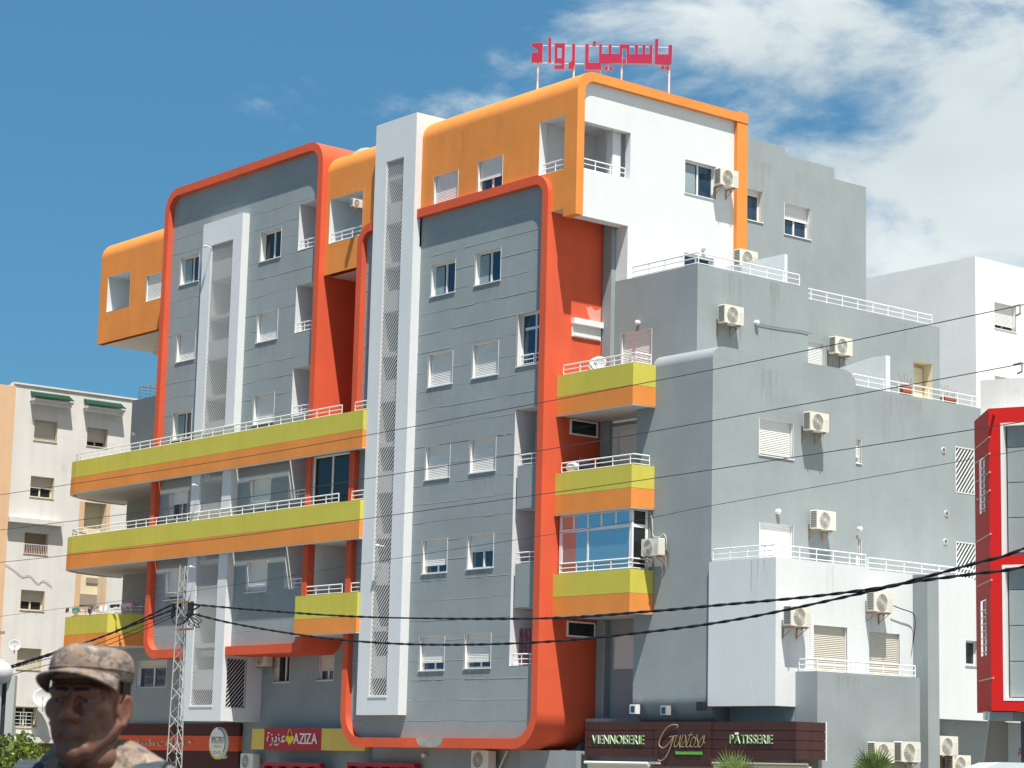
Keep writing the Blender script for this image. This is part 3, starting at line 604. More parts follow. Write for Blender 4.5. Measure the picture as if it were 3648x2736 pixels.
# bare patches where the paint has gone
BARE=paint('bare_cement',(.33,.33,.29),var=.25,scale=4); PINKP=paint('faded_primer',(.66,.30,.25),var=.08)
P=[onY('D4',x,y,YF) for x,y in((668,672),(700,655),(790,658),(900,650),(1005,655),(1030,665),(1015,710),(985,765),(930,782),(860,785),(790,778),(730,768),(690,740))]
MB().prism([(p.x,p.z) for p in P],fY,YF-.003,YF-.0005).obj('bare_patch',BARE,AB)
P=[onX('C5',x,y,X1) for x,y in((1275,850),(1300,870),(1350,848),(1380,885),(1430,920),(1500,885),(1518,860),(1518,1120),(1440,1105),(1330,1085),(1335,1040),(1300,960))]
MB().prism([(min(p.y,48.34),p.z) for p in P],fX,X1+.0005,X1+.003).obj('bare_patch',PINKP,AB)
# ------------------------------------------------ neighbours
ZR.update(E1=(1850,80,.27125),E2=(2200,2500,.33906),E3=(100,2280,.27487))
# white building on the left, its side wall facing the lane
XL=-93.0
LB=thing('apartment_building','older whitewashed block at the left with green tiled window hoods','building',(XL,47,0))
def rectX(z,a,b,X): p=onX(z,*a,X); q=onX(z,*b,X); return (p.y,q.y,q.z,p.z)
LW=[rectX('A5',(295,460),(478,655),XL),rectX('A5',(740,525),(902,700),XL),rectX('A5',(262,935),(448,1130),XL),rectX('A5',(210,1412),(400,1605),XL),rectX('B1',(157,340),(322,500),XL),rectX('B1',(130,770),(298,935),XL),rectX('B1',(112,1203),(270,1360),XL)]
by0=onX('A5',672,1200,XL).y; by1=onX('A5',930,1200,XL).y
yL=onX('A5',118,157,XL).y; ZL=onX('A5',130,160,XL).z
m=MB(); shell(m,XL-12,XL,yL,60,2.6,ZL,[],LW+[(by0+.25,by1-.2,2.7,13.3)]); o=part(m,'wall',OLDW,LB)
part(MB().box(XL-.3,XL+.06,yL,60,ZL,ZL+.08),'coping',OLDW,LB)
for i,h in enumerate(LW):
    window(LB,'R',XL,*h,shut=[1,.74,.55,.8,.55,1,0][i],depth=.24,shm=SHUTB if i not in(3,) else paint('brown_blind',(.30,.22,.16),rough=.9,grain=False),frm=CREAM,mull=1,glz=GLASSD,reveal=1)
# peach recessed bay
r=recess(LB,'R',XL,by0+.25,by1-.2,2.7,13.3,.45,CREAM,'stair_bay')
for a,b in((by0,by0+.25),(by1-.2,by1)): part(MB().box(XL+.001,XL+.03,a,b,2.7,13.3),'pilaster',PEACH,LB)
for a,b in(((585,370),(738,462)),((640,250),(745,300))):
    p=onX('B1',*a,XL-.4); q=onX('B1',*b,XL-.4); MB().box(XL-.44,XL-.40,p.y,q.y,q.z,p.z).obj('window',TARP,r)
for a,b in(((255,265),(585,325)),((705,325),(1022,388))):
    p=onX('A5',*a,XL); q=onX('A5',*b,XL); z=q.z; h=thing('x','x','x'); bpy.data.objects.remove(h)
    ho=MB().box(XL,XL+.42,p.y,q.y,z-.12,z-.02).box(XL,XL+.36,p.y+.06,q.y-.06,z-.26,z-.12).obj('window_hood',OLDW,LB)
    n=16; st=(q.y-p.y)/n
    tm=None
    for k in range(n):
        if tm is None:
            mm=MB(); mm.prism([(st*.98*(.5+.5*math.cos(R(180-180*i/5))),.05*math.sin(R(180*i/5))) for i in range(6)],(lambda pp,t:(pp[0]-0,-t,pp[1]+.30-.55*t)),0,.50); tm=mm.mesh('tile',TILE)
        link('tile',tm,ho,(XL,p.y+k*st,z),math.pi/2)
p=onX('A5',50,1300,XL); q=onX('A5',510,1350,XL); part(MB().box(XL+.001,XL+.34,p.y,q.y,q.z-.1,q.z+.12),'ledge',OLDW,LB)
part(MB().tube((XL+.05,yL+.06,2.6),(XL+.05,yL+.06,ZL-.7),.035),'drain_pipe',OLDW,LB)
part(MB().box(XL-12,XL+.25,yL-.1,60,2.35,2.599),'ledge',OLDW,LB); part(MB().box(XL-12,XL-.25,yL,60,0,2.34),'wall',paint('brown_stone',(.22,.15,.10),var=.1),LB)
wp=LW[3]; pf=thing('flower_pots','row of small terracotta flower pots on a barred window sill of the old white block','flower pots',(XL,wp[0],wp[2]))
for k in range(5):
    y=wp[0]+.2+k*(wp[1]-wp[0]-.4)/4; MB().tube((XL-.1,y,wp[2]+.01),(XL-.1,y,wp[2]+.15),.06,10,.085).obj('pot',TERRA,pf); 
m=MB()
for k in range(14): y=wp[0]+.03+k*(wp[1]-wp[0]-.06)/13; m.tube((XL-.01,y,wp[2]),(XL-.01,y,wp[2]+.42),.009,4)
m.tube((XL-.01,wp[0],wp[2]+.42),(XL-.01,wp[1],wp[2]+.42),.014,4); part(m,'window_grille',PVC,LB)
wg=LW[6]; m=MB()
for k in range(5): y=wg[0]+k*(wg[1]-wg[0])/4; m.tube((XL+.02,y,wg[2]),(XL+.02,y,wg[3]-.25),.014,4)
for k in range(5): z=wg[2]+k*(wg[3]-.25-wg[2])/4; m.tube((XL+.02,wg[0],z),(XL+.02,wg[1],z),.014,4)
part(m,'window_grille',PVC,LB)
# peach building further left
PB=thing('house','peach-painted house at the left edge beyond a white drain pipe','house',(XL+.2,42,0)); yq=yL-43.9
PW=[(yL-1.9,yL-.75,14.0,16.6),(yL-2,yL-.6,7.8,9.4)]
shell(m:=MB(),XL-10,XL+.25,30,yL-.004,0,ZL-.15,[],PW); part(m,'wall',PEACH,PB)
for h in PW: window(PB,'R',XL+.25,*h,shut=.3,depth=.2,glz=GLASSD,shm=SHUTB)
bb=MB().box(XL+.25,XL+1.3,40,yL-.2,4.9,5.05).obj('balcony',OLDW,PB); railing(bb,[(XL+.3,yL-.25,5.05),(XL+1.25,yL-.25,5.05),(XL+1.25,40,5.05)],h=.8,step=.5); MB().box(XL+.25,XL+1.2,40,yL-.3,7.0,7.12).obj('awning',TARP,bb)
# white building on the right, behind
RB=thing('apartment_building','plain white block rising behind the grey terraces on the right','building',(-70,80,0))
XR=-61.0; YR=onX('A4',1370,852,XR).y; ZT=onX('A4',1370,852,XR).z
RW=[rectX('A4',(1483,1120),(1612,1300),XR),rectX('A4',(1485,1555),(1612,1700),XR)]
shell(m:=MB(),XR-26,XR,YR,YR+25,0,ZT,[],RW); part(m,'wall',paint('bright_white_wall',(.80,.80,.77),var=.04,stain=.12),RB)
for i,h in enumerate(RW): window(RB,'R',XR,*h,shut=.84 if i==0 else .45,depth=.2,glz=GLASSD)
part(MB().box(XR-13.5,XR-13.2,YR-1.5,YR-.01,0,ZT-3.2),'wall',OLDW,RB); part(MB().box(XR-15.8,XR-13.6,YR-1.2,YR-.01,ZT-5.6,ZT-5.45),'awning',TARP,RB)
# grey strip of building between, right edge
shell(m:=MB(),-60,-48,62.2,75,0,13.2); 
GB=part(m,'wall',OLDW,None); GB.name='low_building'; tag(GB,'low pale grey block just behind the red building','building')
# red building at the right edge; plan is not square
RD=thing('commercial_building','red clad building with grey panels at the right edge of the photo','building',(0,0,0))
C0=atD('D8',466,1000,58); fd=Vector((.935,.355,0)); ld=Vector((-.752,.659,0)).normalized()
nf=Vector((.355,-.935,0)); nl=Vector((-.659,-.752,0))
P0=Vector((C0.x,C0.y,0))
zt=onP('D8',466,322,P0,nf).z; zb=onP('D3',1845,622,P0,nf).z
RD.location=P0
Lw=(onP('D8',360,1000,P0,nl)-P0).dot(ld)
def rp(u,z,off=0): return P0+fd*u+nf*off+Vector((0,0,z))     # on the front
def rl(u,z,off=0): return P0+ld*u+nl*off+Vector((0,0,z))     # on the left side
def rbox(mb,fn,u0,u1,z0,z1,o0,o1):
    k=len(mb.v); mb.v+=[tuple(fn(u,z,o)) for z in(z0,z1) for o in(o0,o1) for u in(u0,u1)]
    mb.f+=[tuple(k+i for i in t) for t in((0,2,3,1),(4,5,7,6),(0,1,5,4),(2,6,7,3),(0,4,6,2),(1,3,7,5))]; return mb
u_in=(onP('D8',552,800,P0,nf)-P0).dot(fd)
za=onP('D8',600,428,P0,nf).z; zm=onP('D8',600,1412,P0,nf).z; zm2=onP('D8',600,1478,P0,nf).z; zc=onP('D3',2050,500,P0,nf).z
m=MB(); rbox(m,rp,0,u_in,zb,zt,-.25,0); rbox(m,rp,u_in,9,za,zt,-.25,0); rbox(m,rp,u_in,9,zm2,zm,-.25,0); rbox(m,rp,u_in,9,zb,zc,-.25,0)
m.obj('red_surround',REDB,RD)
sw=(onP('D8',392,800,P0,nl)-P0).dot(ld); sw2=(onP('D8',432,800,P0,nl)-P0).dot(ld)
slots=[(onP('D8',410,690,P0,nl).z,onP('D8',410,1095,P0,nl).z),(onP('B8',1905,470,P0,nl).z,onP('B8',1905,865,P0,nl).z)]
m=MB()
def lq(u0,u1,z0,z1): m.q(rl(u0,z0),rl(u1,z0),rl(u1,z1),rl(u0,z1))
zs=[zb,slots[1][1],slots[1][0],slots[0][1],slots[0][0],zt]
a,b=min(sw,sw2),max(sw,sw2)
lq(.0,a,zb,zt); lq(b,Lw,zb,zt)
for i in(0,2,4): lq(a,b,zs[i],zs[i+1])
m.obj('side_wall',REDB,RD)
for s in slots:
    w_=MB(); w_.q(rl(a,s[1],-.05),rl(b,s[1],-.05),rl(b,s[0],-.05),rl(a,s[0],-.05)); wo_=w_.obj('slot_window',GLASSB,RD)
    for k in range(7):
        zz=s[1]+(s[0]-s[1])*(k+.5)/8; rbox(MB(),rl,a,b,zz,zz+.025,-.04,-.01).obj('glazing_bar',PVC,wo_)
for (z_,x0,y0,x1,y1) in (('D8',362,615,466,543),('D8',362,730,388,712),('D8',438,678,466,660),('D8',440,815,468,797),('D8',365,868,388,855),('D8',370,1000,390,990),('D8',442,945,468,935),('D8',372,1312,474,1252),('D8',378,1642,482,1590),('D3',1665,272,1838,222)):
    p=onP(z_,x0,y0,P0,nl); q=onP(z_,x1,y1,P0,nl); ua=(p-P0).dot(ld); ub=(q-P0).dot(ld); z=(p.z+q.z)/2
    rbox(MB(),rl,min(ua,ub),max(ua,ub),z,z+.028,-.02,.005).obj('joint_strip',CREAM,RD)
for k,(lo,hi) in enumerate(((zm,za),(zc,zm2))):
    z=lo+.1; n=int((hi-lo)/.88)
    for i in range(n+1):
        e=min(z+.86,hi-.08)
        if e-z>.1: rbox(MB(),rp,u_in+.12,9,z,e,-.30,-.16-.004*(i%2)).obj('cladding_panel',GRAY,RD)
        z+=.88
    rbox(MB(),rp,u_in,9,lo,hi,-.35,-.31).obj('backing_wall',GRAYD,RD)
    m=MB(); rbox(m,rp,u_in-.001,u_in+.07,lo,hi,-.3,.01); rbox(m,rp,u_in+.07,9,hi-.07,hi,-.3,.01)
    if k==1: rbox(m,rp,u_in+.07,9,lo,lo+.07,-.3,.01)
    m.obj('white_trim',PVC,RD)
MB().q(rl(Lw,zb,0),rl(0,zb,0),rp(9,zb,0),rp(9,zb,-4)).obj('soffit',CONC,RD); MB().q(rl(Lw,zt),rl(0,zt),rp(9,zt),rp(9,zt,-6)).obj('roof',CONC,RD)
rbox(MB(),rp,-.6,8,zt-.6,zt+.95,-3,-1.2).obj('parapet_wall',OLDW,RD)
rbox(MB(),rp,.35,8,-.1,zb-.01,-2.2,-1.2).obj('shop_wall',DKBLUE,RD)
rbox(MB(),rp,-.25,.5,zb-.22,zb-.02,-1.3,-.1).obj('downlight_box',GRAY,RD)
tb=thing('tarpaulin','grey-brown tarpaulin hanging below the red building','tarpaulin',(P0.x,P0.y,0))
p=[atD('D3',x,y,59.5) for x,y in((1790,720),(1912,728),(2020,770),(2020,1260),(1890,1318),(1710,1318))]
m=MB(); nn=Vector((0,0,0)); m.v=[tuple(v) for v in p]+[tuple(v+_f*.05) for v in p]; k=6; m.f=[tuple(range(6)),tuple(range(11,5,-1))]+[(i,(i+1)%6,6+(i+1)%6,6+i) for i in range(6)]; m.obj('sheet',TARP,tb)
MB().tube(p[0],p[5],.03).obj('rope',GALV,tb)
# pipe stub with its shadow on the red building
q=onP('D8',500,372,P0,nf); MB().tube(q,q+nf*.35+fd*.05,.035,8).obj('spout',REDB,RD)

# ------------------------------------------------ lettering
def glyph(ch,shear=0):
    cu=bpy.data.curves.new('g','FONT'); cu.body=ch; cu.extrude=.0; cu.shear=shear; cu.resolution_u=4
    ob=bpy.data.objects.new('g',cu); COL.objects.link(ob); dg=bpy.context.evaluated_depsgraph_get(); dg.update()
    me=bpy.data.meshes.new_from_object(ob.evaluated_get(dg)); bpy.data.objects.remove(ob); return me
GC={}
def word(parent,s,face,c,u0,u1,z0,z1,ext,mface,mside=None,name='letter',gap=.08,shear=0,arab=False,bold=.0):
    import bmesh
    info=[]; x=0; lo=9; hi=-9
    for ch in s:
        if ch==' ': x+=.28; continue
        key=(ch,shear)
        if key not in GC: GC[key]=glyph(ch,shear)
        me=GC[key]
        if not me.vertices: continue
        xs=[v.co.x for v in me.vertices]; ys=[v.co.y for v in me.vertices]; lo=min(lo,min(ys)); hi=max(hi,max(ys))
        info.append((me,x-min(xs),ch)); x+=max(xs)-min(xs)+(0 if arab else gap)
    if not info: return
    W=x-(0 if arab else gap); sx=(u1-u0)/W; sz=(z1-z0)/(hi-lo)
    for me,off,ch in info:
        bm=bmesh.new(); bm.from_mesh(me); bmesh.ops.dissolve_limit(bm,angle_limit=.02,verts=bm.verts,edges=bm.edges)
        fs=list(bm.faces); r=bmesh.ops.extrude_face_region(bm,geom=fs); nv={v for v in r['geom'] if isinstance(v,bmesh.types.BMVert)}; nfc={f for f in r['geom'] if isinstance(f,bmesh.types.BMFace)}
        for v in bm.verts:
            u=u0+(v.co.x+off)*sx; z=z0+(v.co.y-lo)*sz; d=-ext if v in nv else -.002
            v.co=Vector(P3(face,c,u,d,z))
        for f in bm.faces: f.material_index=0 if f in nfc else 1
        bmesh.ops.recalc_face_normals(bm,faces=bm.faces)
        m2=bpy.data.meshes.new('letter'); bm.to_mesh(m2); bm.free(); m2.materials.append(mface); m2.materials.append(mside or mface)
        o=link(name,m2,parent)

# bakery fascia
YB=46.9
FS=thing('shop_sign','long brown boarded bakery fascia with green VIENNOISERIE and PATISSERIE letters and a script name','shop sign',(-49,YB,2))
xa,xb_=onY('D1',862,1000,YB).x,onY('D2',1610,1000,YB).x; z0,z1=2.12,3.17
gx0,gx1=onY('D1',1790,1000,YB).x,onY('D2',495,1000,YB).x
n=4
for k in range(4):
    a=z0+(z1-z0)*k/4; b=z0+(z1-z0)*(k+1)/4
    MB().box(xa,gx0,YB,YB+.06,a+.008,b-.008).obj('plank',BROWN,FS); MB().box(gx1,xb_,YB,YB+.06,a+.008,b-.008).obj('plank',BROWN,FS)
    MB().box(xb_-.06,xb_,YB+.062,YB+1.2,a+.008,b-.008).obj('plank',BROWN,FS)
for k in range(5):
    a=z0-.26+(z1-z0+.26)*k/5; b=a+(z1-z0+.26)/5; MB().box(gx0+.004,gx1-.004,YB-.06,YB+.0-.001,a+.008,b-.008).obj('plank',BROWN,FS)
MB().box(xa,xb_-.07,YB+.061,YB+1.2,z0+.02,z1-.03).obj('backing_box',DARK,FS); MB().box(xb_-.001,xb_+.03,YB+1.18,YB+1.21,z0-.02,z1+.02).obj('corner_trim',PVC,FS)
def spanY(z,a,b,c): p=onY(z,*a,c); q=onY(z,*b,c); return p.x,q.x,q.z,p.z
h=spanY('D1',(960,990),(1640,1112),YB); word(FS,'VIENNOISERIE','F',YB,*h,.03,GREENL,PVC,gap=.11)
h=spanY('D2',(742,985),(1302,1105),YB); word(FS,'PATISSERIE','F',YB,*h,.03,GREENL,PVC,gap=.11)
h=spanY('D2',(822,965),(850,985),YB); MB().box(h[0],h[1],YB-.06,YB,h[2],h[3]+.02).obj('accent_mark',PVC,FS)
h=spanY('D1',(1880,850),(2080,1150),YB-.06)
def curve3(parent,pts,zz,plane,r,mat,name,sub=8):
    P=[onY(zz,*p,plane) for p in pts]; out=[]
    for i in range(len(P)-1):
        p0=P[max(0,i-1)];p1=P[i];p2=P[i+1];p3=P[min(len(P)-1,i+2)]
        for k in range(sub):
            t=k/sub; out.append(.5*((2*p1)+(p2-p0)*t+(2*p0-5*p1+4*p2-p3)*t*t+(3*p1-p0-3*p2+p3)*t**3))
    out.append(P[-1]); mb=MB(); mb.path(out,r,6); return mb.obj(name,mat,parent)
YC=YB-.11
GP=[(625,275),(632,250),(600,240),(545,255),(490,310),(445,400),(440,460),(480,485),(530,450),(570,400),(585,365)]
curve3(FS,GP,'E2',YC,.019,GOLD,'letter'); curve3(FS,[(545,368),(590,362),(625,355)],'E2',YC,.014,GOLD,'letter'); curve3(FS,[(595,362),(570,440),(535,530),(490,600),(450,620),(430,612)],'E2',YC,.019,GOLD,'letter')
for L in([(625,355),(600,430),(598,470),(620,468),(655,400),(660,355),(648,430),(655,472)],[(690,345),(655,472),(668,470),(715,400),(712,350),(720,440),(700,475),(672,470)],[(778,320),(745,400),(725,470),(745,475),(765,450)],[(745,352),(790,348)],[(800,370),(770,420),(765,465),(785,475),(815,430),(820,385),(800,368)],[(838,342),(835,380),(848,440),(832,475),(805,472)],[(895,370),(865,410),(850,465),(870,475),(895,440),(905,385),(893,368),(915,362),(905,425),(920,430)]):
    curve3(FS,L,'E2',YC,.012,GOLD,'letter',5)
h=spanY('E2',(615,520),(890,556),YB-.065); MB().box(h[0],h[1],YB-.09,YB-.062,h[2],h[3]).obj('green_plaque',GREENL,FS); 
word(FS,'FAST YOUR BEST SPOT'[:0] or 'CAKES AND BREAD'[:0] or ' ','F',YB,0,1,0,1,.01,PVC)
for (a,b) in(((860,1340),(1690,1362)),):
    h=spanY('D1',a,b,YB-.3); aw=thing('awning','cream folded awning below the VIENNOISERIE half of the bakery fascia','awning',(h[0],YB-.3,h[2])); MB().tube((h[0],YB-.3,h[3]-.02),(h[1],YB-.3,h[3]-.02),.045,8).obj('roller',SHUT,aw); MB().box(h[0]+.1,h[1],YB-.28,YB-.2,h[2]-.6,h[2]-.04).obj('cloth',CREAM,aw)
    MB().box(h[1]+.05,h[1]+.35,YB-.3,YB-.1,h[2]-.02,h[2]+.05).obj('bracket',GALV,aw)
h=spanY('D2',(510,1352),(1760,1385),YB-.1); aw=thing('awning','beige folded awning below the PATISSERIE half of the bakery fascia','awning',(h[0],YB-.1,h[2])); MB().tube((h[0],YB-.1,h[3]-.02),(h[1],YB-.1,h[3]-.02),.04,8).obj('roller',TARP,aw); MB().box(h[0],h[1],YB-.06,YB+.05,h[2]-.8,h[2]-.04).obj('cloth',CREAM,aw)
# supermarket sign
YA=47.10
SG=thing('shop_sign','crimson AZIZA supermarket sign with a yellow heart-shaped bag between yellow end panels','shop sign',(-70,YA,2.2))
h=spanY('B2',(415,1370),(500,1522),YA); MB().box(h[0],h[1]-.01,YA-.02,YA+.24,h[2],h[3]).obj('end_panel',YSIGN,SG)
h2=spanY('B2',(500,1364),(918,1524),YA); MB().box(h2[0],h2[1],YA,YA+.25,h[2]-.01,h[3]+.03).obj('board',REDS,SG)
h3=spanY('B2',(920,1362),(1005,1520),YA); MB().box(h3[0],h3[1]-.01,YA+.01,YA+.25,h[2],h[3]+.02).obj('end_panel',YSIGN,SG); MB().box(h3[1],-65.33,YA+.01,YA+.25,h[2],h[3]+.02).obj('end_panel',YSIGN,SG)
q=spanY('B2',(722,1398),(893,1484),YA); word(SG,'AZIZA','F',YA,q[0],q[1],q[2]+.01,q[3]-.02,.03,PVC,gap=.03)
q=spanY('B2',(525,1395),(660,1498),YA); word(SG,'\ufe93\ufeb0\ufef3\ufeb0\ufecb','F',YA,q[0],q[1],q[2]+.01,q[3],.03,PVC,arab=True)
q=spanY('B2',(665,1400),(720,1490),YA); cx=(q[0]+q[1])/2; hw=(q[1]-q[0])/2; zc_=(q[2]+q[3])/2-.02; hh=(q[3]-q[2])/2
pts=[]
for i in range(28):
    t=2*math.pi*i/28; pts.append((cx+hw*math.sin(t)**3,zc_+hh*.95*(13*math.cos(t)-5*math.cos(2*t)-2*math.cos(3*t)-math.cos(4*t))/17))
MB().prism(pts,fY,YA-.03,YA-.002).obj('heart_emblem',paint('yellow_emblem',(.85,.62,.02),rough=.4,grain=False),SG)
m=MB(); P=[(cx+hw*.5*math.cos(R(a)),YA-.02,zc_+hh*.75+hh*.95*math.sin(R(a))) for a in range(0,181,15)]; m.path(P,.016,5); m.obj('heart_handle',MATS['yellow_emblem'],SG)
# optician's board
YO=47.55
OS=thing('shop_sign','dark maroon optician board with an orange band and raised steel Arabic letters','shop sign',(-78,YO,2))
xo0,xo1=-83.5,-74.05
MB().box(xo0,xo1,YO,YO+.14,2.68,3.14).obj('upper_board',MAROON,OS); MB().box(xo0,xo1-.02,YO-.02,YO+.139,2.10,2.675).obj('orange_band',ORSIGN,OS); MB().box(xo0,xo1,YO+.01,YO+.14,1.0,2.095).obj('lower_board',MAROON,OS)
q=spanY('D5',(330,668),(960,775),YO); word(OS,'\ufe94\ufef4\ufe92\ufec3 \ufe95\ufe8d\ufead\ufe8e\ufec8\ufee7','F',YO-.02,q[0],q[1],q[2]-.06,q[3],.05,SILV,arab=True)
q=onY('D5',1040,712,YO); MB().ball((q.x,YO-.06,q.z),.075,10,6,(1.3,.5,.7)).obj('emblem',SILV,OS)
YS=46.75
SP=thing('shop_sign','white oval SPECTRO optician sign with drawn spectacles and a coloured rim','shop sign',(-75,YS,2.4))
q=onY('D5',1380,728,YS); rx=(onY('D5',1488,728,YS).x-onY('D5',1270,728,YS).x)/2; rz_=(onY('D5',1380,518,YS).z-onY('D5',1380,940,YS).z)/2
def oval(k,y0,y1,name,mat,par,a0=0,a1=360,inner=None):
    n=32; L=[(q.x+rx*k*math.cos(R(a0+(a1-a0)*i/n)),q.z+rz_*k*math.sin(R(a0+(a1-a0)*i/n))) for i in range(n+(1 if inner else 0))]
    if inner: L2=[(q.x+(x-q.x)*inner,q.z+(z-q.z)*inner) for x,z in L]; return MB().prism(L+L2[::-1],fY,y0,y1).obj(name,mat,par)
    return MB().prism(L,fY,y0,y1).obj(name,mat,par)
oval(1,YS,YS+.12,'sign_case',PVC,SP); 
for a0,a1,c in((20,90,(.03,.25,.45)),(-35,20,(.05,.30,.12)),(-90,-35,(.60,.62,.05)),(-150,-90,(.60,.62,.05))): oval(1.0,YS-.006,YS-.001,'rim_stripe',paint('rim_%d'%a0,c,rough=.4,grain=False),SP,a0,a1,inner=.87)
word(SP,'SPECTRO','F',YS,q.x-rx*.72,q.x+rx*.76,q.z+rz_*.08,q.z+rz_*.40,.008,paint('grey_print',(.10,.10,.13),rough=.6,grain=False),gap=.03)
MB().box(q.x-rx*.7,q.x+rx*.72,YS-.008,YS-.001,q.z+.0,q.z+.016).obj('rule',MATS['grey_print'],SP)
for s in(-1,1): MB().ring([(q.x+s*rx*.25+rx*.20*math.cos(R(a)),q.z-rz_*.58+rz_*.09*math.sin(R(a))) for a in range(0,360,20)],[(q.x+s*rx*.25+rx*.16*math.cos(R(a)),q.z-rz_*.58+rz_*.07*math.sin(R(a))) for a in range(0,360,20)],fY,YS-.008,YS-.001).obj('spectacle_lens',MATS['grey_print'],SP)
MB().box(q.x-rx*.45,q.x+rx*.5,YS-.007,YS-.001,q.z-rz_*.27,q.z-rz_*.14).obj('green_print',paint('lime_print',(.62,.66,.10),rough=.5,grain=False),SP)
MB().tube((q.x,YS+.1,q.z),(q.x,YO,q.z),.03).obj('arm',GALV,SP)
# red shopfront tops and the partial shop name on the red building
for a,b,lab in(((525,1616),(940,1700),'red metal shopfront frame below the AZIZA sign'),((1145,1616),(1640,1700),'second red metal shopfront frame below the right panel')):
    hh_=spanY('B2',a,b,47.2); t=thing('shopfront',lab,'shopfront',(hh_[0],47.2,0)); m=MB(); m.box(hh_[0],hh_[1],47.0,47.25,hh_[3]-.13,hh_[3])
    n=4
    for k in range(n+1): x=hh_[0]+(hh_[1]-hh_[0])*k/n; m.box(x-.04,x+.04,47.05,47.2,0,hh_[3]-.13)
    m.obj('frame',REDS,t); MB().box(hh_[0],hh_[1],47.22,47.24,0,hh_[3]-.13).obj('pane',GLASSD,t)
q=onP('D3',2135,1060,P0-nf*1.2,nf); q2=onP('D3',2190,1180,P0-nf*1.2,nf)
import bmesh as _bm
me=glyph('A'); sx=(q2-q).dot(fd)/.6; 
mm=MB(); mm.v=[tuple(q+fd*(v.co.x*sx)+Vector((0,0,q2.z-q.z))+Vector((0,0,v.co.y*(q.z-q2.z)/.7))+nf*.02) for v in me.vertices]; mm.f=[tuple(p_.vertices) for p_ in me.polygons]; mm.obj('letter',REDS,RD)

# ------------------------------------------------ rooftop sign
dh=Vector((_r.x,_r.y,0)).normalized(); ctr=atD('E1',1085,430,(Vector((-55.5,48.4,0))).length); SN=Vector((-_f.x,-_f.y,0)).normalized()
c2=Vector((ctr.x,ctr.y,0))
RS=thing('rooftop_sign','crimson Arabic letters on rusty white poles standing on the orange roof corner','rooftop sign',(c2.x,c2.y,23.9))
def rs(x,y): return onP('E1',x,y,c2,SN)
def lshape(polys,name='letter',t=.12):
    o=None
    for P,hole in polys:
        pts=[rs(*p) for p in P]
        for mat,off0,off1,grow,nm in((PINKE,t,0.006,0,'side'),):
            pass
        m=MB(); n=len(pts)
        def ext(pts,a,b,mb):
            k=len(mb.v); n=len(pts); mb.v+=[tuple(p+SN*a) for p in pts]+[tuple(p+SN*b) for p in pts]
            mb.f+=[tuple(range(k+n-1,k-1,-1)),tuple(range(k+n,k+2*n))]+[(k+i,k+(i+1)%n,k+n+(i+1)%n,k+n+i) for i in range(n)]
        ext(pts,-t,0,m)
        c=sum(pts,Vector())/n
        if o is None: o=m.obj(name,PINKE,RS)
        else: m.obj('side',PINKE,o)
        cc=sum((Vector(p) for p in P),Vector((0,0)))/len(P)
        mf=MB(); g2=[]
        # inset outline by 5 zoom px for the red face
        for i in range(n):
            a=Vector(P[i-1]);b=Vector(P[i]);d=Vector(P[(i+1)%n]); e1=(b-a).normalized(); e2=(d-b).normalized()
            area=sum(P[j-1][0]*P[j][1]-P[j][0]*P[j-1][1] for j in range(n)); sg=1 if area>0 else -1
            n1=Vector((-e1.y,e1.x))*sg; n2=Vector((-e2.y,e2.x))*sg; bis=(n1+n2); 
            if bis.length<1e-3: bis=n1
            bis.normalize(); kk=4.5/max(.4,bis.dot(n1)); g2.append(b+bis*kk)
        ext([rs(*p) for p in g2],.003,.012,mf); mf.obj('face',PINK,o)
def rct(x0,y0,x1,y1): return [(x0,y0),(x1,y0),(x1,y1),(x0,y1)]
def circ(x,y,rx,ry,n=18): return [(x+rx*math.cos(2*math.pi*i/n),y+ry*math.sin(2*math.pi*i/n)) for i in range(n)]
lshape([([(160,265),(314,265),(308,520),(155,520),(158,390),(240,390),(238,350),(215,322),(160,318)],0)])
lshape([(rct(380,193,424,520),0)])
lshape([([(463,270),(605,270),(597,610),(457,610),(458,560),(553,555),(553,520),(460,520),(461,466),(553,466),(555,325),(508,325),(505,462),(461,462)],0)])
lshape([([(694,275),(738,275),(735,540),(718,590),(690,610),(641,610),(644,528),(668,520),(688,495),(690,450)],0)])
lshape([([(866,280),(918,280),(914,525),(1040,525),(1048,280),(1092,280),(1088,408),(1170,408),(1172,282),(1217,282),(1217,408),(1310,408),(1316,284),(1454,286),(1454,410),(1516,410),(1518,286),(1566,286),(1564,412),(1614,412),(1616,288),(1663,288),(1660,412),(1705,412),(1708,290),(1755,290),(1750,538),(1407,535),(1407,332),(1357,330),(1353,535),(1085,535),(1083,618),(860,618)],0),(rct(1353,478,1407,535),0)])
lshape([([(1782,213),(1832,213),(1826,415),(1957,415),(1960,292),(2012,292),(2006,545),(1776,545)],0)])
for x,y in((988,268),(1142,595),(1206,600),(1883,588),(1946,592)): lshape([(circ(x,y,25,32),0)],name='letter_dot')
m=MB(); m.path([rs(160,290)-SN*.1,rs(1960,316)-SN*.1],.014); m.path([rs(160,516)-SN*.1,rs(860,534)-SN*.1],.014); 
m.path([rs(1172,540)-SN*.08,rs(1172,610)-SN*.08],.016); m.path([rs(1914,545)-SN*.08,rs(1914,600)-SN*.08],.016); m.path([rs(988,290)-SN*.1,rs(988,310)-SN*.1],.016)
m.obj('support_rail',RAIL,RS)
RP=paint('rusty_white_pole',(.62,.60,.58),rough=.7,var=.35,scale=5,grain=False,stain=.6)
for x0,x1 in((245,243),(718,714),(1068,1065),(1347,1342),(1972,1955)):
    t=rs(x0,535)-SN*.1; b=Vector((t.x,t.y,23.92)); m=MB(); m.tube(t+Vector((0,0,.25)),b,.034,8); m.obj('pole',RP,RS)
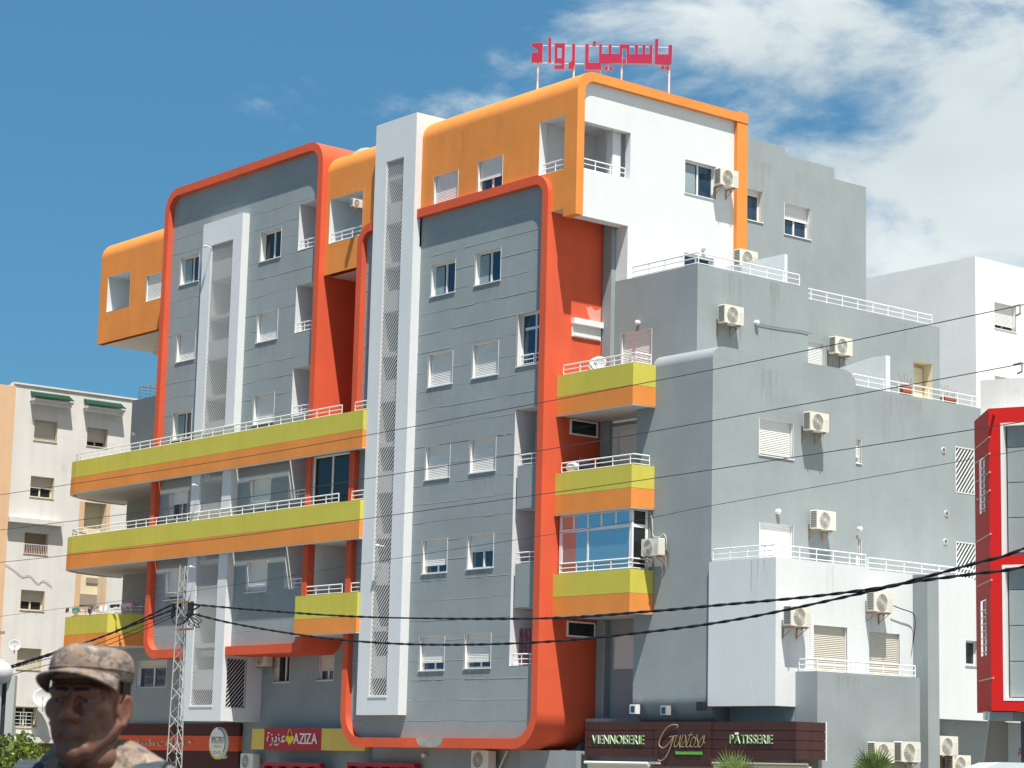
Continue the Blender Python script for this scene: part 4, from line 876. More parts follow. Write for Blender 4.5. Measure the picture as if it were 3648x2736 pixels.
# ------------------------------------------------ air-conditioning units
def make_ac():
    t=thing('air_conditioner','x','air conditioner')
    w,d,h=.84,.30,.58; y1=-.16; y0=y1-d
    m=MB(); b=.02
    m.prism([(b,0),(w-b,0),(w,b),(w,h-b),(w-b,h),(b,h),(0,h-b),(0,b)],lambda p,tt:(p[0],tt,p[1]),y0,y1); link('body',m.mesh('body',ACM),t,local=True)
    f=lambda p,tt:(w*.40+p[0],tt,h*.5+p[1])
    m=MB(); m.disc(f,0,.235,y0-.006,y0-.001,28); link('fan_opening',m.mesh('fan_opening',ACG),t,local=True)
    m=MB()
    for r in(.04,.075,.11,.145,.18,.215,.24): m.disc(f,r-.006,r,y0-.02,y0-.008,24)
    for k in range(8): a=math.pi*k/8; m.tube((w*.4-.23*math.cos(a),y0-.014,h*.5-.23*math.sin(a)),(w*.4+.23*math.cos(a),y0-.014,h*.5+.23*math.sin(a)),.004,4)
    link('fan_grille',m.mesh('fan_grille',ACM),t,local=True)
    m=MB()
    for k in range(9): z=.06+k*.056; m.box(-.006,-.001,y0+.03,y1-.03,z,z+.034)
    link('side_louvre',m.mesh('side_louvre',ACG),t,local=True)
    m=MB()
    for k in range(6): m.box(w*.76,w-.03,y0-.006,y0-.001,.08+k*.06,.095+k*.06)
    link('panel_rib',m.mesh('panel_rib',SHUT),t,local=True)
    for x in(.14,w-.14):
        m=MB(); m.box(x-.02,x+.02,y0-.02,-.0,-.05,-.012); m.box(x-.02,x+.02,-.03,0,-.34,-.05); m.tube((x,y0+.03,-.04),(x,-.01,-.30),.012,4); link('bracket',m.mesh('bracket',RUST),t,local=True)
    m=MB(); m.path([(w-.05,y1,.12),(w+.06,y1+.05,.05),(w+.08,-.03,-.08),(w+.02,-.01,.2),(w-.1,-.01,.3)],.012,5); link('hose',m.mesh('hose',ACG),t,local=True)
    return t
AC0=make_ac(); acused=False
def kids(o): return [x for x in bpy.data.objects if x.parent==o]
def ac(face,loc,label,s=1):
    global acused
    if not acused: o=AC0; acused=True
    else:
        o=AC0.copy(); COL.objects.link(o)
        for ch in kids(AC0): c=ch.copy(); COL.objects.link(c); c.parent=o
    o.location=loc; o.rotation_euler=(0,0,0 if face=='F' else math.pi/2); o.scale=(s,s,s)
    o['label']=label; o['category']='air conditioner'; o['group']='air conditioner units on the outside walls'; return o
def acR(z,x,y,X,label,s=1): p=onX(z,x,y,X+.35); ac('R',(X,p.y-.42*s,p.z-.29*s),label,s)
def acF(z,x,y,Y_,label,s=1): p=onY(z,x,y,Y_-.35); ac('F',(p.x-.42*s,Y_,p.z-.29*s),label,s)
acR('D',1571,385,XW,'air conditioner beside the top-floor window of the white gable wall')
acR('D',1613,560,-53.4,'air conditioner at the foot of the orange pier on the upper terrace',1.0)
acR('D',1581,681,XG1,'air conditioner alone on the grey wall under the upper terrace')
acR('D',1818,748,X2,'air conditioner on the set-back grey terrace wall')
acR('D',1765,912,XG,'air conditioner right of the shuttered window on the big grey wall')
acR('D',1780,1124,XG,'air conditioner right of the shuttered door, above the white block railing')
acR('D',1725,1331,XW2,'air conditioner left of the wide beige shutter on the white block')
acR('D',1903,1301,XW2-.06,'air conditioner above the right beige shutter, with a loose cable')
acR('D',1905,1625,-44.98,'air conditioner behind the palm leaf on the lowest grey wall')
acR('D',1962,1624,-44.98,'air conditioner with clean round fan on the lowest grey wall')
acR('D',2044,1611,-46.2,'upper air conditioner in the shaded recess right of the grey pier')
acR('D',2072,1652,-46.2,'lower air conditioner in the shaded recess right of the grey pier')
acF('D',1407,1182,YG-.02,'air conditioner with blue label beside the glazed corner balcony',.9)
acF('D',567,1424,47.7,'air conditioner under the left red frame on the shaded wall',.9)
acF('D',1043,1642,47.3,'big air conditioner with blue stickers under the right red frame',1.05)
acF('D',538,1645,47.6,'air conditioner between the optician board and the AZIZA sign')
acF('D',676,457,47.5,'air conditioner inside the top loggia of the left grey panel',.8)
acR('D',777,437,-65.6,'small white air conditioner box inside the left orange loggia',.5)
# rain and rust marks under the units
STN,n_,l_=newmat('rain_stain'); b_=n_.new('ShaderNodeBsdfDiffuse'); b_.inputs['Color'].default_value=(.16,.12,.08,1); t_=n_.new('ShaderNodeBsdfTransparent'); x_=n_.new('ShaderNodeMixShader'); o_=n_.new('ShaderNodeOutputMaterial')
g_=n_.new('ShaderNodeTexCoord'); mp_=n_.new('ShaderNodeMapping'); mp_.inputs['Scale'].default_value=(14,14,.7); l_.new(g_.outputs['Object'],mp_.inputs['Vector']); nz_=n_.new('ShaderNodeTexNoise'); nz_.inputs['Scale'].default_value=1.0; nz_.inputs['Detail'].default_value=4; l_.new(mp_.outputs[0],nz_.inputs['Vector'])
r_=n_.new('ShaderNodeMapRange'); r_.inputs['From Min'].default_value=.45; r_.inputs['From Max'].default_value=.8; r_.inputs['To Max'].default_value=.26; l_.new(nz_.outputs['Fac'],r_.inputs['Value'])
uv_=n_.new('ShaderNodeSeparateXYZ'); l_.new(g_.outputs['Generated'],uv_.inputs[0]); m_=n_.new('ShaderNodeMath'); m_.operation='MULTIPLY'; l_.new(r_.outputs[0],m_.inputs[0]); l_.new(uv_.outputs['Z'],m_.inputs[1]); l_.new(m_.outputs[0],x_.inputs[0]); l_.new(t_.outputs[0],x_.inputs[1]); l_.new(b_.outputs[0],x_.inputs[2]); l_.new(x_.outputs[0],o_.inputs[0])
rnd=random.Random(21)
def stain(face,c,u0,u1,z0,z1):
    A=lambda u,z:P3(face,c,u,-.004,z); m=MB(); n=7
    for k in range(n):
        a=u0+(u1-u0)*k/n; b=u0+(u1-u0)*(k+1)/n; zz=z0+rnd.uniform(0,.4)*(z1-z0); m.q(A(a,zz),A(b,zz),A(b,z1),A(a,z1))
    m.obj('rain_stain',STN,AB)
for (z_,x,y,X) in (('D',1581,700,XG1),('D',1818,765,X2),('D',1765,930,XG),('D',1780,1142,XG),('D',1725,1350,XW2),('D',1903,1320,XW2-.06)):
    p=onX(z_,x,y,X); stain('R',X,p.y-.5,p.y+.5,p.z-1.3,p.z)
for x,z in[(u,zz) for zz in WZ for u in(-60.5,-58.07)]: stain('F',YP-.002,x-.62,x+.62,z-.75,z-.03)
for x,z in[(u,zz) for zz in WZ0 for u in(-77.15,-71.33)]: stain('F',46.25-.002,x-.62,x+.62,z-.7,z-.03)
for k in range(26):     # drips from the balcony rails
    x=rnd.uniform(-84.5,-64.6); w_=rnd.uniform(.08,.5); zt2=rnd.choice((13.89,10.74)); stain('F',45.88,x,x+w_,zt2-rnd.uniform(.3,1.2),zt2)
for k in range(5): x=rnd.uniform(-67.5,-64.6); stain('F',45.90,x,x+.3,6.9,7.55)
for k in range(12):     # below the parapets of the grey and white walls
    f,c,a,b,z=rnd.choice((('R',XG,47.6,53,13.95),('R',XG1,48.7,53,17.3),('R',X2,54,61,17.3),('R',G0,54,60,22.6),('R',-48.8,54,60.5,13.9),('R',XW2,47.4,51,7.8),('F',YG,-51.1,-48.7,13.9),('R',-44.98,48.3,52.3,4.55),('R',XW,47,53,23.2),('F',47.31,-48.3,-46,7.8)))
    u=rnd.uniform(a,b-.8); stain(f,c,u,u+rnd.uniform(.25,1.1),z-rnd.uniform(.7,2.6),z)
for k in range(5): u=rnd.uniform(-61,-56); stain('F',46.15,u,u+.3,21.9,23.1)
for k in range(10): u=rnd.uniform(46.1,48.1); z=rnd.uniform(5,17); stain('R',X1,u,min(48.3,u+.3),z-2,z)
# ------------------------------------------------ small fittings on the walls
def lamp(face,loc,label):
    t=thing('wall_lamp',label,'wall lamp',loc,0 if face=='F' else math.pi/2,'wall lamps'); 
    link('base',MB().tube((0,0,0),(0,-.04,0),.07,12).mesh('base',PVC),t,local=True); link('glass_globe',MB().ball((0,-.09,0),.085,12,8,(1,.7,1)).mesh('glass_globe',SHUT,True),t,local=True)
lamp('R',onX('B7',405,965,XG),'round white wall lamp above the shuttered door on the big grey wall')
lamp('R',onX('B7',940,1078,-48.7),'small round wall lamp above the narrow lower window')
lamp('R',onX('A3',1165,1303,XW),'round white wall lamp above the terrace door on the white gable')
lamp('F',onY('B5',780,312,48.55),'white wall lamp above the shutter of the top corner balcony')
lamp('F',onY('D4',795,885,47.3),'white globe lamp under the right red frame'); lamp('F',onY('D5',1495,905,47.3),'white globe lamp on the maroon board under the oval sign')
lamp('R',onX('A4',72,1245,XG1),'small white lamp on the grey wall at the left end of a cable')
lamp('F',onY('A5',1143,580,48.8),'round lamp on the grey end wing beside the upper long balcony')
def spot(face,c,z_,x,y,label,L=.28,dz=0):
    p=onY(z_,x,y,c-L) if face=='F' else onX(z_,x,y,c+L); t=thing('spotlight',label,'spotlight',p,0,'arm spotlights on the stair towers')
    w_=(p.x,c,p.z+dz) if face=='F' else (c,p.y,p.z+dz); MB().tube(w_,p,.018,6).obj('arm',PVC,t); MB().ball(p,.07,10,6,(1.2,1.2,.7)).obj('head',SHUT,t,smooth=True)
spot('F',45.93,'A1',1215,792,'arm spotlight high on the left white tower'); spot('F',45.93,'C6',1950,655,'arm spotlight on the left tower below the upper long balcony')
spot('F',45.93,'D6',598,230,'arm spotlight on the left tower near the lattice mast top')
spot('F',45.93,'B2',1335,15,'arm spotlight on the right white tower',.3)
for x,y,lab,mat in((1530,655,'pale square floodlight on the rounded underside at the left',PVC),(1935,670,'tilted silver floodlight in the middle of the rounded underside',GALV)):
    p=onY('D1',x,y,YG-.15); t=thing('floodlight',lab,'floodlight',p,0,'floodlights above the bakery sign'); MB().box(p.x-.13,p.x+.13,YG-.28,YG-.1,p.z-.13,p.z+.15).obj('housing',mat,t); MB().box(p.x-.09,p.x+.09,YG-.286,YG-.281,p.z-.09,p.z+.1).obj('pane',GLASS,t); MB().tube((p.x,YG-.1,p.z),(p.x,YG+.02,p.z+.02),.02).obj('arm',GALV,t)
p=onY('D2',385,615,YG-.15); t=thing('floodlight','black floodlight at the right of the rounded underside','floodlight',p,0,'floodlights above the bakery sign'); MB().box(p.x-.13,p.x+.12,YG-.3,YG-.12,p.z-.12,p.z+.13).obj('housing',RUBBER,t); MB().box(p.x-.09,p.x+.09,YG-.305,YG-.301,p.z-.08,p.z+.09).obj('pane',GLASSD,t); MB().tube((p.x,YG-.12,p.z),(p.x,YG+.02,p.z+.02),.02).obj('arm',RUBBER,t)
for x,y in((1497,560),(1517,975),(1510,1160)):
    p=onX('B7',x,y,-48.8); o=MB().disc(lambda pp,tt:(tt,p.y+pp[0],p.z+pp[1]),0,.10,-48.81,-48.77,18).obj('vent_cap',ACM,AB); MB().disc(lambda pp,tt:(tt,p.y+pp[0],p.z+pp[1]),0,.075,-48.769,-48.765,18).obj('vent_grille',ACG,o)
def cable(pts,r,mat,name,label,cat='cable'):
    o=MB().path(pts,r,5).obj(name,mat); return tag(o,label,cat)
def spl(P,sub=8):
    out=[]
    for i in range(len(P)-1):
        p0=P[max(0,i-1)];p1=P[i];p2=P[i+1];p3=P[min(len(P)-1,i+2)]
        for k in range(sub): t=k/sub; out.append(.5*((2*p1)+(p2-p0)*t+(2*p0-5*p1+4*p2-p3)*t*t+(3*p1-p0-3*p2+p3)*t**3))
    return out+[P[-1]]
cable(spl([onX('A4',x,y,XG1+.03) for x,y in((72,1248),(200,1272),(340,1292),(410,1310))]),.012,ACG,'cable','dark cable slung along the grey wall under the upper terrace')
cable(spl([onX('B8',x,y,XW2+.1) for x,y in((1255,510),(1320,535),(1390,560),(1412,600),(1412,680),(1400,770))]),.016,RUBBER,'cable','loose cable from the air conditioner down the white wall')
cable(spl([onY('B6',x,y,YG-.05) for x,y in((855,245),(880,330),(885,430),(930,440),(965,420),(985,470),(975,540))]),.012,ACM,'hose','pale hose above the air conditioner at the corner balcony','hose')
cable([onY('D4',1870,830,47.2),onY('D4',1820,930,47.2),onY('D4',1770,1054,47.2)],.03,CREAM,'hose','cream drain hose under the right red frame','hose')
cable(spl([onX('S',x,y,XL+.03) for x,y in((20,2010),(50,2030),(80,2053),(105,2050),(135,2078),(155,2068),(185,2090))]),.010,ACG,'cable','thin cable wandering over the old white block')
# pipes on the grey flank
part(MB().tube((-54.28,48.30,2.5),(-54.28,48.30,6.3),.05,8),'drain_pipe',GRAY)
# ------------------------------------------------ things kept on balconies
def dish(p,r,face,label,tilt=.35,mat=None):
    t=thing('satellite_dish',label,'satellite dish',p); a=Vector(face).normalized(); u=Vector((0,0,1)).cross(a).normalized(); v=a.cross(u)
    m=MB(); n=20; k=5
    for i in range(k+1):
        rr=r*i/k; dep=.35*rr*rr/r
        for j in range(n): q_=Vector(p)+(u*math.cos(2*math.pi*j/n)+v*math.sin(2*math.pi*j/n))*rr+a*dep; m.v.append(tuple(q_))
    for i in range(k):
        for j in range(n): m.f.append((i*n+j,(i+1)*n+j,(i+1)*n+(j+1)%n,i*n+(j+1)%n))
    o=m.obj('reflector',mat or paint('dish_%s'%round(r,2),(.45,.46,.46),rough=.7,grain=False),t,smooth=True); sd=o.modifiers.new('s','SOLIDIFY'); sd.thickness=.015
    c=Vector(p)+a*r*.9-v*.1; MB().tube(Vector(p)-v*r*.9,c,.012,5).ball(c,.045,8,6).obj('feed_arm',GALV,t)
    MB().tube(Vector(p)-a*.02,Vector(p)-a*.05-Vector((0,0,r*1.1)),.025,6).obj('mast',GALV,t)
dish(onY('B5',480,628,46.95),.30,(.5,-.9,.55),'white satellite dish behind the rail of the top corner balcony')
dish(onX('B1',108,758,XL+1.3),.28,(1,-.5,.4),'pale blue-rimmed satellite dish on the peach house balcony')
dish(onX('B1',320,1150,XL+.5),.48,(1,-.6,.5),'large white satellite dish on the old white block beside the man')
# furled parasol and cloth on the middle corner balcony
p=onY('B5',330,1335,47.1); t=thing('parasol','blue-grey parasol folded down on the middle corner balcony','parasol',p)
m=MB(); n=10; top=Vector((p.x,47.2,p.z+.12))
for i in range(n): a=2*math.pi*i/n; b=2*math.pi*(i+1)/n; m.q(top,(top.x+1.0*math.cos(a),top.y+.35*math.sin(a),top.z-.38),(top.x+1.0*math.cos(b),top.y+.35*math.sin(b),top.z-.38))
m.obj('canopy',paint('blue_grey_cloth',(.16,.18,.30),rough=.9,grain=False),t); MB().tube(top,top-Vector((0,0,1.0)),.02).obj('pole',GALV,t)
p=onY('B5',290,1378,46.85); o=MB().ball(p,.2,12,8,(1.5,.7,.8)).obj('cloth_bundle',SHUT,smooth=True); tag(o,'white cloth bundle against the rail of the middle corner balcony','cloth')
# washing on the faceted balcony
cols=[(.05,.03,.04),(.03,.25,.17),(.50,.28,.30),(.28,.20,.26),(.10,.08,.09),(.74,.74,.76),(.02,.02,.03),(.16,.12,.16),(.22,.10,.20),(.03,.03,.04)]
names=['black','green','pink','mauve','long dark','white','black','grey-purple','plum','dark']
for i,(x,w_,dr) in enumerate(((512,20,.5),(575,46,.45),(630,60,.35),(700,60,.4),(682,22,1.0),(790,58,.75),(862,56,.35),(925,30,.5),(965,40,.45),(1010,40,.4))):
    p=onY('B1',x,470 if i!=9 else 482,46.02+.0); L=w_*.4822/72.; H=dr*.42
    m=MB(); n=6
    for k in range(n):
        a=p.x-L+2*L*k/n; b=p.x-L+2*L*(k+1)/n; ya=45.94+.03*math.sin(k*2.1+i); yb_=45.94+.03*math.sin((k+1)*2.1+i)
        za_=H*(.8+.2*math.sin(k*1.3+i)); zb2=H*(.8+.2*math.sin((k+1)*1.3+i)); m.q((a,ya,7.82),(b,yb_,7.82),(b,yb_-.02,7.82-zb2),(a,ya-.02,7.82-za_))
    o=m.obj('washing',paint('cloth_%d'%i,cols[i],rough=.9,grain=False)); sd=o.modifiers.new('s','SOLIDIFY'); sd.thickness=.01
    tag(o,'%s garment, %s from the left on the rail of the faceted balcony'%(names[i],['first','second','third','fourth','fifth','sixth','seventh','eighth','ninth','tenth'][i]),'washing','washing on the balcony rail')
m=MB()
for x in(850,880,905): p=onY('B4',x,760,46.6); m.box(p.x-.05,p.x+.06,46.6,46.64,4.95,6.1)
o=m.obj('drying_rack',paint('patterned_cloth',(.22,.08,.10),var=.6,scale=14,rough=.9,grain=False)); tag(o,'drying rack with dark red washing in the lowest loggia of the right panel','drying rack')
# plant pots on the far terrace
for z_,a,b,lab in(('B7',(1235,130),(1300,200),'terracotta trough with a bare plant left of the terrace doorway'),('B7',(1512,205),(1592,255),'terracotta trough hung on the far terrace rail')):
    p=onX(z_,*a,-48.95); q=onX(z_,*b,-48.95); t=thing('plant_trough',lab,'plant trough',(-48.95,p.y,q.z),0,'troughs on the far terrace'); 
    MB().prism([(p.y+.05,q.z),(q.y-.05,q.z),(q.y,p.z-.02),(p.y,p.z-.02)],lambda pp,tt:(tt,pp[0],pp[1]),-49.2,-48.98).obj('pot',TERRA,t)
    m=MB(); rnd=random.Random(4)
    for k in range(9): y=rnd.uniform(p.y,q.y); m.tube((-49.08,y,p.z),(-49.08+rnd.uniform(-.1,.1),y+rnd.uniform(-.15,.15),p.z+rnd.uniform(.2,.45)),.006,4)
    m.obj('stems',paint('dry_stem',(.25,.2,.12),grain=False) if 'dry_stem' not in MATS else MATS['dry_stem'],t)
# ------------------------------------------------ lattice mast and wires
MD=62.0; mt=atD('B1',1362,165,MD); mbp=atD('B1',1290,1640,MD); mc=Vector((mt.x,mt.y,0))
MS=thing('lattice_mast','slim grey three-legged lattice mast carrying the black cables','lattice mast',(mc.x,mc.y,0))
zt_=mt.z; rb=.26; rt=.12; ang=[R(a) for a in(20,140,260)]
def leg(i,z): t=z/zt_; r=rb+(rt-rb)*t; return Vector((mc.x+r*math.cos(ang[i]),mc.y+r*math.sin(ang[i]),z))
for i in range(3): MB().tube(leg(i,0),leg(i,zt_),.016,6).obj('leg',GALV,MS)
m=MB(); z=0; k=0
while z<zt_-.3:
    e=z+.36
    for i in range(3): a,b=(i,(i+1)%3); m.tube(leg(a,z),leg(b,e),.008,4); m.tube(leg(b,z),leg(a,e),.009,4) if k%2 else None
    z=e; k+=1
m.obj('bracing',GALV,MS)
za_=atD('D6',520,650,MD).z
MB().box(mc.x-.5,mc.x+.4,mc.y-.04,mc.y+.04,za_-.02,za_+.03).box(mc.x-.3,mc.x+.55,mc.y-.05,mc.y+.05,za_-.75,za_-.70).obj('cross_arm',RUST,MS)
m=MB()
for x in(-.45,-.15,.35,.5): m.tube((mc.x+x,mc.y,za_-.35),(mc.x+x,mc.y,za_+.0),.045,8)
m.obj('insulator',RUBBER,MS)
def twisted(pts,label,r=.019,turns=.9,name='cable'):
    P=spl(pts,14); m=MB(); L=0; A=[];B=[]
    for i,p in enumerate(P):
        if i: L+=(p-P[i-1]).length
        t=L*2*math.pi/turns; d=(P[min(i+1,len(P)-1)]-P[max(0,i-1)]).normalized(); u=d.cross(Vector((0,0,1))).normalized(); v=u.cross(d)
        o=(u*math.cos(t)+v*math.sin(t))*r*.8; A.append(p+o); B.append(p-o)
    m.path(A,r,5); m.path(B,r,5); o=m.obj(name,RUBBER); return tag(o,label,'power cable','twisted black power cables')
YM=mc.y
def W(z_,x,y): return onY(z_,x,y,YM)
twisted([W('D6',600,672),W('D',560,1318),W('D',800,1333),W('D',1160,1336),W('D',1400,1321),W('B7',0,1580),W('B7',600,1525),W('B7',1040,1470),W('B7',1300,1425),W('B7',1720,1370),W('B7',2028,1325),W('D',2500,1150)],'upper twisted black cable sagging from the mast, flatter at the right end')
twisted([W('D6',640,790),W('D',520,1350),W('D',700,1378),W('D',900,1392),W('D',1150,1388),W('D',1400,1365),W('B7',215,1659),W('B7',1050,1480),W('B7',1300,1415),W('B7',1720,1300),W('B7',2028,1205),W('D',2500,1050)],'lower twisted black cable sagging from the mast, steeper at the right end')
twisted([W('S',-300,2500),W('B1',0,935),W('B1',380,812),W('B1',800,672),W('B1',1300,440)],'upper twisted black cable running left from the mast')
twisted([W('S',-300,2520),W('B1',0,950),W('B1',450,800),W('B1',860,650),W('B1',1330,470)],'lower twisted black cable running left from the mast')
for k,(y0,y1,y2) in enumerate(((905,790,500),(960,830,520))):
    o=MB().path(spl([W('S',-300,2480+60*k),W('B1',0,y0+40),W('B1',640,y1-20),W('B1',1330,y2)],10),.011,4).obj('wire',RUBBER); tag(o,'thin black %s wire running left from the mast'%('upper','lower')[k],'wire')
cable(spl([W('D6',400,660),W('D6',375,760),W('D6',385,860),W('D6',430,915),W('D6',500,900),W('D6',560,840),W('D6',600,790)]),.028,RUBBER,'cable','black cable loop hanging at the mast')
cable(spl([W('D6',560,680),W('D6',625,735),W('D6',700,690)]),.024,RUBBER,'cable','short black jumper cable right of the mast')
rnd=random.Random(5); m=MB()
for k in range(16):
    a=W('D6',rnd.uniform(530,640),rnd.uniform(770,860)); b=W('D6',rnd.uniform(520,690),rnd.uniform(770,960)); mid=(a+b)/2+Vector((rnd.uniform(-.1,.1),rnd.uniform(-.2,.2),rnd.uniform(-.1,.1))); m.path(spl([a,mid,b],4),.012,4)
m.ball(W('D6',590,780),.09,8,6); o=m.obj('cable_clamps',RUBBER); tag(o,'tangle of black cable clamps right of the mast','cable clamps')
# four thin wires crossing the whole view
YWW=24.0
for k,P in enumerate(([(-700,1865),(0,1763),(700,1655.6),(1200,1570),(2000,1420.7),(2648,1295),(3648,1085),(4600,880)],[(-700,1975),(0,1888.5),(700,1797.8),(1200,1722),(2000,1592.8),(2548,1497),(3622,1300),(4600,1110)],[(-700,2072),(34,2000),(700,1928),(1200,1862),(2000,1751),(2548,1671.5),(3648,1501.8),(4600,1345)],[(-700,2284),(0,2196),(800,2089),(1400,1991),(2200,1866),(2548,1799),(3648,1602.7),(4600,1430)])):
    o=MB().path(spl([onY('S',x,y,YWW) for x,y in P],6),.0075 if k<3 else .005,4).obj('wire',THIN); tag(o,'thin street wire crossing the whole view, %s of four'%('highest','second','third','lowest')[k],'wire','thin wires across the street')
for z_,x,y in(('A4',1630,1155),('A4',1640,1497)):
    p=onY(z_,x,y,YWW); o=MB().path([p+Vector((-.12,0,.03)),p+Vector((.02,0,.04)),p+Vector((.02,0,-.08)),p+Vector((-.06,0,-.10))],.014,5).obj('wire_hook',GALV); tag(o,'small metal hook on the %s thin wire at the right edge'%('highest' if y<1200 else 'second'),'hook')
# ------------------------------------------------ billboard frame, van, planting
BD=36.0; p=atD('B1',0,975,BD); q=atD('B1',118,975,BD); lo=atD('B1',100,1659,BD)
BB=thing('billboard','dark advertising panel in a grey steel frame at the lower left edge','billboard',(q.x,q.y,0)); dh=Vector((_r.x,_r.y,0)).normalized()
def bx(mb,c,u0,u1,z0,z1,t0,t1):
    n_=Vector((-_f.x,-_f.y,0)).normalized(); k=len(mb.v); mb.v+=[tuple(Vector((c.x,c.y,0))+dh*u+n_*t+Vector((0,0,z))) for z in(z0,z1) for t in(t0,t1) for u in(u0,u1)]
    mb.f+=[tuple(k+i for i in tt) for tt in((0,2,3,1),(4,5,7,6),(0,1,5,4),(2,6,7,3),(0,4,6,2),(1,3,7,5))]; return mb
zt2=q.z; bx(MB(),q,-2.0,-.14,.6,zt2-.09,-.05,.0).obj('panel',paint('dark_panel',(.03,.035,.045),rough=.4,grain=False),BB)
m=MB(); bx(m,q,-.12,0,0,zt2,-.12,.05); bx(m,q,-2.1,-.12,zt2-.085,zt2,-.12,.05); m.obj('frame',GALV,BB)
m=MB(); bx(m,q,-1.2,-.2,2.02,2.04,.001,.006); bx(m,q,-.62,-.25,1.90,1.93,.001,.006); m.obj('printed_line',SILV,BB)
m=MB()
for u in(-.18,-.30,-.42): c=Vector((q.x,q.y,0))+dh*u; m.tube((c.x,c.y,zt2),(c.x+.02,c.y,zt2+.22),.014,5)
m.obj('support_wire',GALV,BB)
p=atD('B1',5,955,BD); GLB=thing('globe_lamp','white globe street lamp cut by the left edge above the billboard','street lamp',(p.x,p.y,0)); MB().ball(p,.18,16,10).obj('globe',paint('globe',(.48,.48,.47),rough=.5,grain=False),GLB,smooth=True); MB().tube((p.x,p.y,0),p,.04,8).obj('post',GALV,GLB)
# van roof at the bottom right
vp=atD('D3',2120,1290,38); zr=vp.z+.05
VN=thing('parked_van','pale van of which only the roof shows at the lower right corner','van',(vp.x,vp.y,0))
def vb(pts,u0,u1,name,mat,par=VN):
    n_=Vector((_f.x,_f.y,0)).normalized(); m=MB(); m.prism(pts,lambda pp,t:tuple(Vector((vp.x,vp.y,0))+dh*pp[0]+n_*t+Vector((0,0,pp[1]))),u0,u1); return m.obj(name,mat,par)
vb([(-1.2,.35),(4.0,.35),(4.0,zr-.15),(3.8,zr),(-.25,zr),(-.62,zr-.14),(-1.2,1.05)],0,1.7,'body',paint('van_paint',(.60,.66,.68),rough=.3,spec=.5,grain=False))
vb([(-.2,1.15),(1.0,1.15),(1.0,zr-.25),(-.15,zr-.25)],-.01,-.002,'side_window',GLASSD); vb([(1.1,1.15),(3.7,1.15),(3.7,zr-.25),(1.1,zr-.25)],-.01,-.002,'side_window',GLASSD)
for u in(-.4,3.0):
    for d_ in(-.02,1.5): m=MB(); c=[(u+.34*math.cos(R(a)),.34+.34*math.sin(R(a))) for a in range(0,360,18)]; o=vb(c,d_,d_+.2,'wheel',RUBBER)
def leafmat(name,c1,c2):
    m,n,l=newmat(name); b=n.new('ShaderNodeBsdfPrincipled'); o=n.new('ShaderNodeOutputMaterial'); t=n.new('ShaderNodeBsdfTranslucent'); mxx=n.new('ShaderNodeMixShader'); mxx.inputs[0].default_value=.3
    g=n.new('ShaderNodeNewGeometry'); r=n.new('ShaderNodeMix'); r.data_type='RGBA'; r.inputs['A'].default_value=(*c1,1); r.inputs['B'].default_value=(*c2,1); l.new(g.outputs['Random Per Island'],r.inputs['Factor'])
    l.new(r.outputs['Result'],b.inputs['Base Color']); l.new(r.outputs['Result'],t.inputs['Color']); b.inputs['Roughness'].default_value=.5; l.new(b.outputs[0],mxx.inputs[1]); l.new(t.outputs[0],mxx.inputs[2]); l.new(mxx.outputs[0],o.inputs[0]); return m
LEAF=leafmat('shrub_leaf',(.04,.09,.010),(.22,.28,.025)); PALM=leafmat('palm_leaf',(.08,.14,.03),(.20,.28,.07)); BARK=paint('bark',(.12,.09,.06),var=.3,scale=10)
BD2=24.0; bc=atD('B1',150,1800,BD2)
BU=thing('shrub','bright green leafy shrub in the lower left corner','shrub',(bc.x,bc.y,0)); m=MB(); rnd=random.Random(11)
def leafq(mb,p,s,d=None):
    d=d or Vector((rnd.gauss(0,1),rnd.gauss(0,1),rnd.gauss(.5,.8))).normalized(); u=d.orthogonal().normalized(); u.rotate(Matrix.Rotation(rnd.uniform(0,6.28),3,d)); v=d.cross(u); p=Vector(p)
    mb.q(p-u*s*.5,p+v*s*.28,p+u*s*.6,p-v*s*.28)
tops=[]
for z_,x,y in(('B1',30,1420),('B1',180,1400),('B1',75,1440),('B1',250,1490),('B1',300,1530),('B1',395,1565),('B1',130,1470),('B1',0,1460),('B1',210,1450),('B1',350,1590),('B1',160,1420)): tops.append(atD(z_,x,y+8,BD2+rnd.uniform(-.5,.5)))
for tp in tops:
    base=Vector((bc.x+rnd.uniform(-.2,.2),bc.y+rnd.uniform(-.2,.2),.7))
    for k in range(420):
        f=rnd.random()**.6; p_=base.lerp(tp,f); w2=(.34*(1-f)**.6+.03); p_=p_+Vector((rnd.gauss(0,1),rnd.gauss(0,1),rnd.gauss(0,.8)))*w2*.6
        leafq(m,p_,rnd.uniform(.03,.055))
for k in range(2600):
    a=rnd.uniform(0,6.28); rr_=.75*rnd.random()**.5; leafq(m,(bc.x+rr_*math.cos(a)*1.2,bc.y+rr_*math.sin(a),rnd.uniform(.4,1.72)),rnd.uniform(.03,.055))
m.obj('crown',LEAF,BU); m=MB(); [m.tube((bc.x,bc.y,0),t_,.03,5,.005) for t_ in tops]; m.obj('trunk',BARK,BU)
